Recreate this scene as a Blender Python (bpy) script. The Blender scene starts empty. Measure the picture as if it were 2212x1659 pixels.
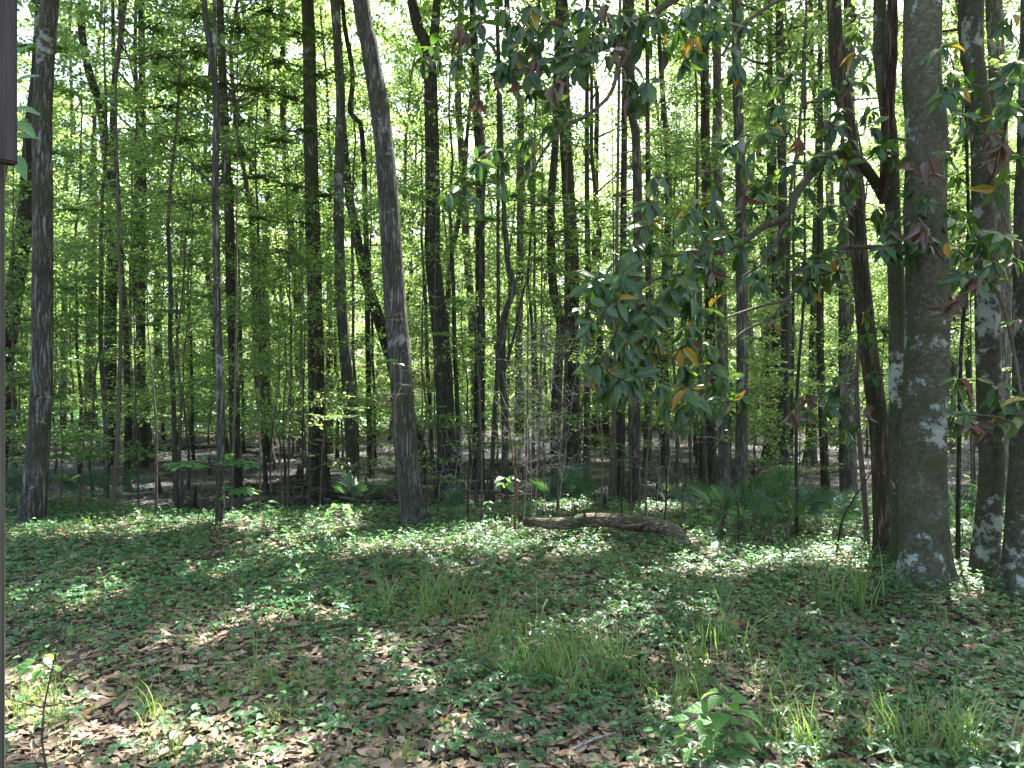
import bpy, math, random
import numpy as np
from mathutils import noise as mn, Vector

rad = math.radians
sc = bpy.context.scene
C = sc.collection

# ------------------------------------------------------------------ camera
EYE = 2.2
cam_d = bpy.data.cameras.new("camera")
cam = bpy.data.objects.new("camera", cam_d)
C.objects.link(cam)
cam.location = (0, 0, EYE)
cam.rotation_euler = (rad(90), 0, 0)
cam_d.sensor_width = 36
cam_d.lens = 36 * 1637 / 2212
cam_d.clip_start = 0.05
cam_d.clip_end = 2000
sc.camera = cam

# ------------------------------------------------------------------ light
SUN_EL, SUN_AZ = rad(58), rad(28)          # azimuth from +Y towards +X
S = np.array([math.sin(SUN_AZ) * math.cos(SUN_EL), math.cos(SUN_AZ) * math.cos(SUN_EL), math.sin(SUN_EL)])
w = bpy.data.worlds.new("World")
sc.world = w
w.use_nodes = True
nt = w.node_tree
sky = nt.nodes.new("ShaderNodeTexSky")
sky.sky_type = 'NISHITA'
sky.sun_disc = False
sky.sun_elevation = SUN_EL
sky.sun_rotation = SUN_AZ
sky.air_density = 1.0
sky.dust_density = 4.0
sky.ozone_density = 0.3
nt.nodes["Background"].inputs[1].default_value = 0.10
nt.links.new(sky.outputs[0], nt.nodes["Background"].inputs[0])
sd = bpy.data.lights.new("sun", 'SUN')
sd.energy = 5.0
sd.angle = rad(0.5)
sd.color = (1.0, 0.975, 0.93)
so = bpy.data.objects.new("sun", sd)
C.objects.link(so)
so.rotation_euler = Vector(-S).to_track_quat('-Z', 'Y').to_euler()
sc.view_settings.view_transform = 'Standard'
sc.view_settings.look = 'None'
sc.view_settings.gamma = 1
sc.view_settings.use_curve_mapping = False
sc.view_settings.exposure = 3.0
sc.render.engine = 'CYCLES'
sc.cycles.max_bounces = 7
sc.cycles.diffuse_bounces = 5
sc.cycles.transmission_bounces = 5
sc.cycles.glossy_bounces = 2
sc.cycles.sample_clamp_indirect = 8

# ------------------------------------------------------------------ helpers
R0 = random.Random(11)
rng = np.random.default_rng(5)


def at(ox, oy, Y):
    """a direction read off the photograph and a distance -> a place in the wood"""
    return np.array([(ox - 1106) / 1637 * Y, Y, EYE - (oy - 829.5) / 1637 * Y])


def sm(t):
    t = np.clip(t, 0, 1)
    return t * t * (3 - 2 * t)


def hz(x, y):
    """height of the forest floor"""
    x = np.asarray(x, float); y = np.asarray(y, float)
    edge = 12.8 + 0.6 * np.sin(x * .55 + 1) + .35 * np.sin(x * 1.3) + 0.9 * sm((x - 3) / 4) + .6 * sm((-x - 5) / 3)
    z = -0.95 * sm((y - edge) / 4.0)
    z += 0.75 * sm((y - 38 - 4 * np.sin(x * .09 + .6)) / 14)
    z += 0.30 * sm((y - 70) / 40)
    z += .035 * np.sin(x * 1.7 + .4 * y) * np.cos(y * 1.3 - .3 * x) + .02 * np.sin(3.1 * x + 1.2) * np.sin(2.7 * y)
    z += .10 * np.sin(x * .37 + 2) * np.sin(y * .29) * sm((y - 13) / 6)
    return z


MUD = -0.72


def gz(x, y):
    return float(max(hz(x, y), MUD))


def g_at(ox, oy):
    """ground point seen in this direction"""
    Y = 3.0
    for _ in range(4000):
        p = at(ox, oy, Y)
        if p[2] <= gz(p[0], Y):
            return np.array([p[0], Y, gz(p[0], Y)])
        Y += 0.02
    return at(ox, oy, Y)


def mkmesh(name, V, groups, mats, smooth=False):
    """groups: list of (faces ndarray (n,k), material index)"""
    me = bpy.data.meshes.new(name)
    V = np.asarray(V, np.float32).reshape(-1, 3)
    me.vertices.add(len(V))
    me.vertices.foreach_set("co", V.ravel())
    groups = [(np.asarray(f, np.int32), m) for f, m in groups if len(f)]
    nl = sum(f.size for f, _ in groups)
    nf = sum(len(f) for f, _ in groups)
    me.loops.add(nl)
    me.polygons.add(nf)
    me.loops.foreach_set("vertex_index", np.concatenate([f.ravel() for f, _ in groups]))
    tot = np.concatenate([np.full(len(f), f.shape[1], np.int32) for f, _ in groups])
    st = np.concatenate([[0], np.cumsum(tot)[:-1]]).astype(np.int32)
    me.polygons.foreach_set("loop_start", st)
    mi = np.concatenate([np.full(len(f), m, np.int32) for f, m in groups])
    for m in mats:
        me.materials.append(m)
    me.polygons.foreach_set("material_index", mi)
    if smooth:
        me.polygons.foreach_set("use_smooth", np.ones(nf, bool))
    me.update(calc_edges=True)
    me.validate()
    return me


class Acc:
    def __init__(s):
        s.V = []; s.G = []; s.n = 0

    def add(s, V, F, m=0):
        V = np.asarray(V, float).reshape(-1, 3)
        s.V.append(V)
        for f in (F if isinstance(F, list) else [F]):
            if len(f):
                s.G.append((np.asarray(f) + s.n, m))
        s.n += len(V)

    def mesh(s, name, mats, smooth=False):
        by = {}
        for f, m in s.G:
            by.setdefault((m, f.shape[1]), []).append(f)
        return mkmesh(name, np.concatenate(s.V), [(np.concatenate(v), k[0]) for k, v in by.items()], mats, smooth)


def tube(P, R, n=6, tip=True):
    P = np.asarray(P, float); R = np.asarray(R, float)
    T = np.gradient(P, axis=0)
    T /= np.linalg.norm(T, axis=1)[:, None] + 1e-9
    ref = np.array([0.31, 0.95, 0.05]) if abs(T[0, 2]) > .6 else np.array([0.05, .1, 1.])
    A = np.cross(T, ref); A /= np.linalg.norm(A, axis=1)[:, None] + 1e-9
    B = np.cross(T, A)
    th = np.linspace(0, 2 * math.pi, n, endpoint=False)
    V = P[:, None] + R[:, None, None] * (np.cos(th)[None, :, None] * A[:, None] + np.sin(th)[None, :, None] * B[:, None])
    k = len(P)
    i = np.arange(k - 1)[:, None] * n; j = np.arange(n)[None]; j2 = (j + 1) % n
    F = np.stack([i + j, i + j2, i + n + j2, i + n + j], -1).reshape(-1, 4)
    return V.reshape(-1, 3), F


def spline(P, m):
    """Catmull-Rom through P, m points by arc length"""
    P = np.asarray(P, float)
    if len(P) == 2:
        return P[0] + (P[1] - P[0]) * np.linspace(0, 1, m)[:, None]
    Q = np.vstack([2 * P[0] - P[1], P, 2 * P[-1] - P[-2]])
    out = []
    for i in range(1, len(Q) - 2):
        t = np.linspace(0, 1, 12, endpoint=False)[:, None]
        a, b, c, d = Q[i - 1], Q[i], Q[i + 1], Q[i + 2]
        out.append(.5 * ((2 * b) + (-a + c) * t + (2 * a - 5 * b + 4 * c - d) * t ** 2 + (-a + 3 * b - 3 * c + d) * t ** 3))
    out.append(Q[-2][None])
    D = np.vstack(out)
    s = np.concatenate([[0], np.cumsum(np.linalg.norm(np.diff(D, axis=0), axis=1))])
    u = np.linspace(0, s[-1], m)
    return np.stack([np.interp(u, s, D[:, q]) for q in range(3)], 1)


KITE = (np.array([(0, 0, 0), (.42, .5, .07), (1, 0, -.06), (.42, -.5, .07)]), np.array([(0, 1, 2), (0, 2, 3)]))
_r = [(0, .02), (.14, .3), (.36, .48), (.6, .5), (.84, .29), (1, .01)]
BROAD = (np.array([v for t, q in _r for v in ((t, q, .05 * q * 2 - .16 * t * t), (t, 0, -.16 * t * t), (t, -q, .05 * q * 2 - .16 * t * t))]),
         np.array([f for i in range(5) for f in ((3 * i, 3 * i + 1, 3 * i + 4, 3 * i + 3), (3 * i + 1, 3 * i + 2, 3 * i + 5, 3 * i + 4))]))
OVATE_R = [(0, .03), (.1, .34), (.3, .52), (.55, .46), (.8, .22), (1, .01)]
OVATE = (np.array([v for t, q in OVATE_R for v in ((t, q, .16 * q - .2 * t * t), (t, 0, -.2 * t * t), (t, -q, .16 * q - .2 * t * t))]), BROAD[1])


def unit(a):
    return a / (np.linalg.norm(a, axis=-1, keepdims=True) + 1e-9)


def leaves(acc, T, P, D, N, L, W, m=0):
    TV, TF = T
    D = unit(D); Sx = unit(np.cross(N, D)); N = np.cross(D, Sx)
    L = np.broadcast_to(L, len(P)); W = np.broadcast_to(W, len(P))
    V = (P[:, None] + TV[None, :, 0, None] * (L[:, None, None] * D[:, None])
         + TV[None, :, 1, None] * (W[:, None, None] * Sx[:, None])
         + TV[None, :, 2, None] * (L[:, None, None] * N[:, None]))
    F = TF[None] + (np.arange(len(P)) * len(TV))[:, None, None]
    acc.add(V.reshape(-1, 3), F.reshape(-1, TF.shape[1]), m)


# ------------------------------------------------------------------ objects
def tag(o, label, cat, group=None, kind=None):
    if label: o["label"] = label
    if cat: o["category"] = cat
    if group: o["group"] = group
    if kind: o["kind"] = kind
    return o


def ob(name, me, parent=None, loc=None):
    o = bpy.data.objects.new(name, me)
    C.objects.link(o)
    if parent is not None: o.parent = parent
    if loc is not None: o.location = [float(q) for q in loc]
    return o


def empty(name, loc, label, cat, group=None):
    o = bpy.data.objects.new(name, None)
    C.objects.link(o)
    o.location = [float(q) for q in loc]
    o.empty_display_size = .2
    return tag(o, label, cat, group)


def copy_tree(o, parent=None):
    c = o.copy(); C.objects.link(c)
    if parent is not None: c.parent = parent
    for ch in o.children:
        copy_tree(ch, c)
    return c


# ------------------------------------------------------------------ materials
def newmat(name):
    m = bpy.data.materials.new(name)
    m.use_nodes = True
    nt = m.node_tree
    for n in list(nt.nodes): nt.nodes.remove(n)
    out = nt.nodes.new("ShaderNodeOutputMaterial")
    return m, nt, out


def nd(nt, t, ins=None, **kw):
    n = nt.nodes.new(t)
    for k, v in kw.items(): setattr(n, k, v)
    for k, v in (ins or {}).items():
        if isinstance(v, bpy.types.NodeSocket): nt.links.new(v, n.inputs[k])
        else: n.inputs[k].default_value = v
    return n


def ramp(nt, fac, stops, interp='LINEAR'):
    r = nt.nodes.new("ShaderNodeValToRGB")
    r.color_ramp.interpolation = interp
    e = r.color_ramp.elements
    while len(e) < len(stops): e.new(.5)
    for i, (p, c) in enumerate(stops):
        e[i].position = p; e[i].color = (*c, 1) if len(c) == 3 else c
    nt.links.new(fac, r.inputs[0])
    return r.outputs[0]


def rnd(nt, obw=1.0):
    g = nd(nt, "ShaderNodeNewGeometry"); oi = nd(nt, "ShaderNodeObjectInfo")
    a = nd(nt, "ShaderNodeMath", {0: g.outputs["Random Per Island"], 1: oi.outputs["Random"]}, operation='ADD')
    return nd(nt, "ShaderNodeMath", {0: a.outputs[0]}, operation='FRACT').outputs[0]


def leafmat(name, cols, trans, mixf=.5, rough=.38, spec=.5, spots=None, rib=None, veins=None):
    m, nt, out = newmat(name)
    f = rnd(nt)
    n = len(cols)
    col = ramp(nt, f, [(i / max(1, n - 1) if n > 1 else 0, c) for i, c in enumerate(cols)])
    tr = ramp(nt, f, [(i / max(1, len(trans) - 1), c) for i, c in enumerate(trans)])
    tc = nd(nt, "ShaderNodeTexCoord")
    nz = nd(nt, "ShaderNodeTexNoise", {"Vector": tc.outputs["Object"], "Scale": 45.0, "Detail": 3.0})
    mul = nd(nt, "ShaderNodeMapRange", {0: nz.outputs[0], 1: .3, 2: .7, 3: .72, 4: 1.25})
    col = nd(nt, "ShaderNodeVectorMath", {0: col, "Scale": mul.outputs[0]}, operation='SCALE').outputs[0]
    if spots:
        vz = nd(nt, "ShaderNodeTexNoise", {"Vector": tc.outputs["Object"], "Scale": 90.0, "Detail": 2.0})
        k = nd(nt, "ShaderNodeMapRange", {0: vz.outputs[0], 1: .56, 2: .62, 3: 0., 4: .8})
        mx = nd(nt, "ShaderNodeMixRGB", {0: k.outputs[0], 1: col, 2: (*spots, 1)})
        col = mx.outputs[0]
    hsrc = nz.outputs[0]
    if rib or veins:
        sx = nd(nt, "ShaderNodeSeparateXYZ", {0: tc.outputs["Object"]})
        ay = nd(nt, "ShaderNodeMath", {0: sx.outputs[1]}, operation='ABSOLUTE')
    if veins:
        q1 = nd(nt, "ShaderNodeMath", {0: ay.outputs[0], 1: -.9, 2: sx.outputs[0]}, operation='MULTIPLY_ADD')
        q2 = nd(nt, "ShaderNodeMath", {0: q1.outputs[0], 1: 9.0}, operation='MULTIPLY')
        q3 = nd(nt, "ShaderNodeMath", {0: q2.outputs[0], 1: 1.0}, operation='PINGPONG')
        kv = nd(nt, "ShaderNodeMapRange", {0: q3.outputs[0], 1: 0., 2: .22, 3: .75, 4: 0.})
        col = nd(nt, "ShaderNodeMixRGB", {0: kv.outputs[0], 1: col, 2: (*veins, 1)}).outputs[0]
        hsrc = q3.outputs[0]
    if rib:
        kr = nd(nt, "ShaderNodeMapRange", {0: ay.outputs[0], 1: .010, 2: .022, 3: .9, 4: 0.})
        col = nd(nt, "ShaderNodeMixRGB", {0: kr.outputs[0], 1: col, 2: (*rib, 1)}).outputs[0]
    bs = nd(nt, "ShaderNodeBsdfPrincipled", {"Base Color": col, "Roughness": rough, "Specular IOR Level": spec})
    bp = nd(nt, "ShaderNodeBump", {"Height": hsrc, "Strength": .25, "Distance": .01})
    nt.links.new(bp.outputs[0], bs.inputs["Normal"])
    tl = nd(nt, "ShaderNodeBsdfTranslucent", {"Color": tr})
    mx = nd(nt, "ShaderNodeMixShader", {0: mixf, 1: bs.outputs[0], 2: tl.outputs[0]})
    nt.links.new(mx.outputs[0], out.inputs[0])
    return m


def barkmat(name, dark, light, zs=.16, scale=26, lichen=0., moss=0., rough=.9, bump=.5, mossc=(.035, .05, .014), lich=(.33, .36, .30), horiz=False, xs=1.):
    m, nt, out = newmat(name)
    tc = nd(nt, "ShaderNodeTexCoord"); oi = nd(nt, "ShaderNodeObjectInfo")
    off = nd(nt, "ShaderNodeVectorMath", {0: tc.outputs["Object"], 1: oi.outputs["Random"]}, operation='ADD')
    mp = nd(nt, "ShaderNodeMapping", {"Vector": off.outputs[0]})
    mp.inputs["Scale"].default_value = (xs, 1, zs)
    n1 = nd(nt, "ShaderNodeTexNoise", {"Vector": mp.outputs[0], "Scale": float(scale), "Detail": 6.0, "Roughness": .65})
    n2 = nd(nt, "ShaderNodeTexNoise", {"Vector": off.outputs[0], "Scale": 2.2, "Detail": 5.0, "Roughness": .6})
    n3 = nd(nt, "ShaderNodeTexNoise", {"Vector": off.outputs[0], "Scale": 70.0, "Detail": 3.0})
    if horiz:
        f = nd(nt, "ShaderNodeMapRange", {0: n1.outputs[0], 1: .35, 2: .7, 3: 0., 4: 1.})
        hgt = n1.outputs[0]
    else:
        c0 = nd(nt, "ShaderNodeMath", {0: n1.outputs[0], 1: .5}, operation='SUBTRACT')
        c1 = nd(nt, "ShaderNodeMath", {0: c0.outputs[0]}, operation='ABSOLUTE')
        f = nd(nt, "ShaderNodeMapRange", {0: c1.outputs[0], 1: .0, 2: .11, 3: 1., 4: 0.})
        hgt = f.outputs[0]
    col = ramp(nt, f.outputs[0], [(0, light), (.4, tuple(a * .45 + b * .55 for a, b in zip(dark, light))), (1, dark)])
    k = nd(nt, "ShaderNodeMapRange", {0: n2.outputs[0], 1: .3, 2: .7, 3: .65, 4: 1.35})
    col = nd(nt, "ShaderNodeVectorMath", {0: col, "Scale": k.outputs[0]}, operation='SCALE').outputs[0]
    k3 = nd(nt, "ShaderNodeMapRange", {0: n3.outputs[0], 1: .3, 2: .7, 3: .75, 4: 1.25})
    col = nd(nt, "ShaderNodeVectorMath", {0: col, "Scale": k3.outputs[0]}, operation='SCALE').outputs[0]
    if moss:
        nm = nd(nt, "ShaderNodeTexNoise", {"Vector": off.outputs[0], "Scale": 1.6, "Detail": 8.0, "Roughness": .7, "Distortion": .5})
        km = nd(nt, "ShaderNodeMapRange", {0: nm.outputs[0], 1: .62 - .35 * moss, 2: .75 - .35 * moss, 3: 0., 4: .85})
        col = nd(nt, "ShaderNodeMixRGB", {0: km.outputs[0], 1: col, 2: (*mossc, 1)}).outputs[0]
    if lichen:
        nl = nd(nt, "ShaderNodeTexNoise", {"Vector": off.outputs[0], "Scale": 6.0, "Detail": 8.0, "Roughness": .72, "Distortion": .1})
        nb = nd(nt, "ShaderNodeTexNoise", {"Vector": off.outputs[0], "Scale": 1.1, "Detail": 2.0})
        s_ = nd(nt, "ShaderNodeMath", {0: nl.outputs[0], 1: nb.outputs[0]}, operation='ADD')
        kl = nd(nt, "ShaderNodeMapRange", {0: s_.outputs[0], 1: 1.24 - .3 * lichen, 2: 1.30 - .3 * lichen, 3: 0., 4: .85})
        lc = nd(nt, "ShaderNodeVectorMath", {0: lich, "Scale": k3.outputs[0]}, operation='SCALE').outputs[0]
        col = nd(nt, "ShaderNodeMixRGB", {0: kl.outputs[0], 1: col, 2: lc}).outputs[0]
        lichen_h = kl.outputs[0]
        nf = nd(nt, "ShaderNodeTexNoise", {"Vector": off.outputs[0], "Scale": 38.0, "Detail": 3.0})
        kf = nd(nt, "ShaderNodeMapRange", {0: nf.outputs[0], 1: .68, 2: .72, 3: 0., 4: .7})
        col = nd(nt, "ShaderNodeMixRGB", {0: kf.outputs[0], 1: col, 2: (*lich, 1)}).outputs[0]
    bs = nd(nt, "ShaderNodeBsdfPrincipled", {"Base Color": col, "Roughness": rough, "Specular IOR Level": .2})
    h = nd(nt, "ShaderNodeMath", {0: hgt, 1: -1.}, operation='MULTIPLY')
    h2 = nd(nt, "ShaderNodeMath", {0: n3.outputs[0], 1: .25, 2: h.outputs[0]}, operation='MULTIPLY_ADD')
    hh_ = h2.outputs[0]
    if lichen:
        hh_ = nd(nt, "ShaderNodeMath", {0: lichen_h, 1: .6, 2: hh_}, operation='MULTIPLY_ADD').outputs[0]
    bp = nd(nt, "ShaderNodeBump", {"Height": hh_, "Strength": bump, "Distance": .03})
    nt.links.new(bp.outputs[0], bs.inputs["Normal"])
    nt.links.new(bs.outputs[0], out.inputs[0])
    return m


M = {}
M['bark_grey'] = barkmat('bark_grey', (.034, .031, .024), (.165, .158, .125), lichen=.35, moss=.42, scale=20, zs=.12, bump=.9, mossc=(.06, .065, .03))
M['bark_brown'] = barkmat('bark_brown', (.028, .023, .016), (.115, .098, .068), moss=.42, lichen=.15, scale=19, zs=.13, bump=.9, mossc=(.05, .058, .025))
M['bark_dark'] = barkmat('bark_dark', (.018, .016, .012), (.085, .077, .056), moss=.45, lichen=.15, scale=17, zs=.14, bump=.8, mossc=(.045, .052, .022))
M['bark_red'] = barkmat('bark_red', (.034, .025, .016), (.15, .105, .065), moss=.5, lichen=.1, scale=20, zs=.10, bump=.9, mossc=(.05, .055, .025))
M['bark_smooth'] = barkmat('bark_smooth', (.040, .038, .024), (.108, .102, .066), zs=1.3, scale=16, lichen=.6, moss=.45, horiz=True, bump=.8, mossc=(.05, .058, .022))
M['bark_lichen'] = barkmat('bark_lichen', (.036, .034, .023), (.10, .09, .06), zs=1.2, scale=16, lichen=.72, moss=.5, horiz=True, bump=.8, mossc=(.05, .058, .022))
M['bark_mossy'] = barkmat('bark_mossy', (.028, .026, .017), (.09, .08, .052), zs=.7, scale=18, lichen=.4, moss=.6, horiz=True, bump=.8, mossc=(.045, .055, .02))
M['bark_pale'] = barkmat('bark_pale', (.05, .045, .034), (.20, .185, .15), scale=19, zs=.14, moss=.3, lichen=.4, bump=.7, mossc=(.07, .075, .035))
M['bark_far'] = barkmat('bark_far', (.03, .027, .02), (.115, .105, .075), scale=12, zs=.14, moss=.45, lichen=.2, bump=.6, mossc=(.055, .062, .03))
M['twig'] = barkmat('twig', (.05, .04, .028), (.13, .105, .075), scale=40, zs=.3, bump=.3)
M['twig_pale'] = barkmat('twig_pale', (.13, .12, .10), (.30, .28, .25), scale=40, zs=.5, bump=.2)
M['twig_red'] = barkmat('twig_red', (.08, .035, .02), (.15, .075, .045), scale=40, zs=.5, bump=.2)
M['deadwood'] = barkmat('deadwood', (.06, .045, .03), (.24, .19, .13), scale=30, zs=.6, moss=.3, bump=.6)
M['log_bark'] = barkmat('log_bark', (.035, .026, .016), (.26, .20, .135), scale=22, zs=1, xs=.13, moss=.3, bump=.7)
M['snag'] = barkmat('snag', (.02, .013, .008), (.16, .10, .065), scale=22, zs=.06, bump=.8)

M['canopy'] = leafmat('canopy_leaf', [(.032, .062, .024), (.055, .098, .034), (.085, .12, .05)], [(.10, .19, .05), (.29, .46, .10), (.54, .70, .22)], .53, .34, .55)
M['under'] = leafmat('understory_leaf', [(.035, .078, .03), (.055, .105, .038), (.08, .12, .05)], [(.13, .26, .06), (.30, .50, .10), (.52, .68, .18)], .51, .32, .55)
M['holly'] = leafmat('dark_leaf', [(.03, .055, .018), (.045, .07, .022)], [(.10, .20, .03), (.16, .27, .03)], .3, .35, .5)
M['magnolia'] = leafmat('magnolia_leaf', [(.016, .042, .014), (.026, .06, .018), (.045, .095, .024), (.02, .05, .016)], [(.04, .12, .012), (.09, .22, .02), (.26, .44, .04)], .24, .32, .38)
M['magnolia_near'] = leafmat('magnolia_leaf_ribbed', [(.016, .042, .014), (.026, .06, .018), (.045, .095, .024), (.02, .05, .016)], [(.04, .12, .012), (.09, .22, .02), (.26, .44, .04)], .24, .32, .38, rib=(.10, .14, .05))
M['magnolia_yellow'] = leafmat('magnolia_yellow_leaf', [(.30, .22, .03), (.36, .22, .03)], [(.34, .24, .02), (.34, .2, .02)], .3, .4, .4, spots=(.10, .05, .01))
M['magnolia_brown'] = leafmat('magnolia_dead_leaf', [(.11, .085, .065), (.18, .14, .11), (.15, .115, .09), (.15, .11, .08), (.14, .06, .03)], [(.08, .055, .035), (.08, .055, .035), (.08, .055, .035), (.2, .06, .02)], .18, .6, .3)
M['litter'] = leafmat('litter_leaf', [(.06, .043, .029), (.21, .15, .097), (.29, .218, .145), (.16, .093, .052), (.09, .066, .044), (.27, .21, .145), (.13, .085, .050), (.33, .255, .172)], [(.1, .07, .04), (.1, .07, .04)], .08, .6, .35)
M['mud_litter'] = leafmat('damp_dark_leaf', [(.015, .012, .010), (.03, .024, .02), (.06, .05, .04), (.02, .016, .013), (.10, .085, .07)], [(.03, .02, .015), (.03, .02, .015)], .05, .55, .3)
M['litter_orange'] = leafmat('orange_leaf', [(.30, .13, .04), (.36, .17, .06)], [(.1, .05, .02), (.1, .05, .02)], .08, .55, .35)
M['creeper'] = leafmat('creeper_leaf', [(.025, .075, .03), (.035, .10, .038), (.05, .125, .045)], [(.08, .26, .05), (.13, .32, .06)], .3, .36, .5)
M['seedling'] = leafmat('seedling_leaf', [(.06, .15, .05), (.075, .17, .055)], [(.18, .38, .08), (.2, .42, .08)], .35, .45, .45)
M['broadleaf'] = leafmat('broadleaf_leaf', [(.055, .15, .035), (.075, .18, .045)], [(.22, .48, .07), (.26, .52, .09)], .42, .45, .4, rib=(.13, .24, .08), veins=(.035, .10, .025))
M['grass'] = leafmat('grass_blade', [(.06, .13, .035), (.08, .15, .04), (.10, .17, .045), (.12, .18, .055), (.24, .20, .11)], [(.22, .40, .07), (.30, .46, .08), (.34, .48, .10)], .42, .4, .45)
M['palmetto'] = leafmat('palmetto_leaf', [(.03, .08, .035), (.045, .10, .04)], [(.06, .18, .04), (.11, .25, .05)], .25, .33, .5)

# ground
m, nt, out = newmat('soil_and_litter'); M['soil'] = m
tc = nd(nt, "ShaderNodeTexCoord")
n1 = nd(nt, "ShaderNodeTexNoise", {"Vector": tc.outputs["Object"], "Scale": 14.0, "Detail": 8.0, "Roughness": .7})
v1 = nd(nt, "ShaderNodeTexVoronoi", {"Vector": tc.outputs["Object"], "Scale": 17.0, "Randomness": 1.0})
sp = nd(nt, "ShaderNodeSeparateColor", {0: v1.outputs["Color"]})
c1 = ramp(nt, n1.outputs[0], [(.3, (.022, .016, .011)), (.7, (.075, .055, .036))])
c2 = ramp(nt, sp.outputs[0], [(0, (.03, .022, .014)), (.5, (.08, .058, .038)), (1, (.13, .10, .065))])
col = nd(nt, "ShaderNodeMixRGB", {0: .45, 1: c1, 2: c2})
bs = nd(nt, "ShaderNodeBsdfPrincipled", {"Base Color": col.outputs[0], "Roughness": .9, "Specular IOR Level": .2})
bp = nd(nt, "ShaderNodeBump", {"Height": n1.outputs[0], "Strength": .7, "Distance": .04})
nt.links.new(bp.outputs[0], bs.inputs["Normal"]); nt.links.new(bs.outputs[0], out.inputs[0])

m, nt, out = newmat('swamp_mud'); M['mud'] = m
tc = nd(nt, "ShaderNodeTexCoord")
n1 = nd(nt, "ShaderNodeTexNoise", {"Vector": tc.outputs["Object"], "Scale": 3.0, "Detail": 9.0, "Roughness": .7})
n2 = nd(nt, "ShaderNodeTexNoise", {"Vector": tc.outputs["Object"], "Scale": .35, "Detail": 3.0})
n3 = nd(nt, "ShaderNodeTexNoise", {"Vector": tc.outputs["Object"], "Scale": 26.0, "Detail": 5.0, "Roughness": .7})
c1 = ramp(nt, n1.outputs[0], [(.3, (.012, .010, .010)), (.52, (.028, .025, .025)), (.75, (.07, .063, .062))])
wet = nd(nt, "ShaderNodeMapRange", {0: n2.outputs[0], 1: .56, 2: .62, 3: .9, 4: .30})
bs = nd(nt, "ShaderNodeBsdfPrincipled", {"Base Color": c1, "Roughness": wet.outputs[0], "Specular IOR Level": .28})
hh = nd(nt, "ShaderNodeMath", {0: n3.outputs[0], 1: .35, 2: n1.outputs[0]}, operation='MULTIPLY_ADD')
bp = nd(nt, "ShaderNodeBump", {"Height": hh.outputs[0], "Strength": 1.0, "Distance": .12})
nt.links.new(bp.outputs[0], bs.inputs["Normal"]); nt.links.new(bs.outputs[0], out.inputs[0])

m, nt, out = newmat('weathered_timber'); M['timber'] = m
tc = nd(nt, "ShaderNodeTexCoord")
mp = nd(nt, "ShaderNodeMapping", {"Vector": tc.outputs["Object"]}); mp.inputs["Scale"].default_value = (90, 90, 3)
n1 = nd(nt, "ShaderNodeTexNoise", {"Vector": mp.outputs[0], "Scale": 1.0, "Detail": 6.0, "Roughness": .65})
c1 = ramp(nt, n1.outputs[0], [(.3, (.008, .006, .0045)), (.45, (.03, .022, .016)), (.75, (.055, .042, .031))])
bs = nd(nt, "ShaderNodeBsdfPrincipled", {"Base Color": c1, "Roughness": .8})
bp = nd(nt, "ShaderNodeBump", {"Height": n1.outputs[0], "Strength": .5, "Distance": .003})
nt.links.new(bp.outputs[0], bs.inputs["Normal"]); nt.links.new(bs.outputs[0], out.inputs[0])
m, nt, out = newmat('green_stained_timber'); M['timber_green'] = m
tc = nd(nt, "ShaderNodeTexCoord")
mp = nd(nt, "ShaderNodeMapping", {"Vector": tc.outputs["Object"]}); mp.inputs["Scale"].default_value = (60, 60, 4)
n1 = nd(nt, "ShaderNodeTexNoise", {"Vector": mp.outputs[0], "Scale": 1.0, "Detail": 6.0, "Roughness": .65})
c1 = ramp(nt, n1.outputs[0], [(.3, (.03, .03, .017)), (.7, (.085, .08, .05))])
bs = nd(nt, "ShaderNodeBsdfPrincipled", {"Base Color": c1, "Roughness": .8})
nt.links.new(bs.outputs[0], out.inputs[0])

# ------------------------------------------------------------------ ground
def axis(lo, hi, c, n, k):
    u = np.linspace(-1, 1, n)
    s = np.sinh(u * k) / np.sinh(k)
    return c + np.where(s < 0, s * (c - lo), s * (hi - c))


gx = axis(-500, 500, 0, 241, 6.5)
gy = axis(-500, 500, 8, 281, 6.2)
X, Yg = np.meshgrid(gx, gy)
Z = hz(X, Yg)
V = np.stack([X, Yg, Z], -1).reshape(-1, 3)
nx, ny = len(gx), len(gy)
ii = (np.arange(ny - 1)[:, None] * nx + np.arange(nx - 1)[None]).ravel()
F = np.stack([ii, ii + 1, ii + nx + 1, ii + nx], 1)
tag(ob('forest_floor', mkmesh('forest_floor', V, [(F, 0)], [M['soil']], True)), 'brown leaf strewn forest floor sloping down to the swamp', None, kind='structure')
# mud sheet with a slightly lumpy top
mx_ = np.linspace(-75, 75, 200); my_ = np.linspace(13, 75, 160)
X, Yg = np.meshgrid(mx_, my_)
Zm = MUD + .035 * np.sin(X * 1.9 + Yg * .8) * np.sin(Yg * 1.7 - X * .5) + .02 * np.sin(X * 4.3) * np.sin(Yg * 3.7)
V = np.stack([X, Yg, Zm], -1).reshape(-1, 3)
ii = (np.arange(159)[:, None] * 200 + np.arange(199)[None]).ravel()
F = np.stack([ii, ii + 1, ii + 201, ii + 200], 1)
tag(ob('swamp_mud', mkmesh('swamp_mud', V, [(F, 0)], [M['mud']], True)), 'dark damp mud of the dried swamp bed between the trunks', None, kind='structure')

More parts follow.
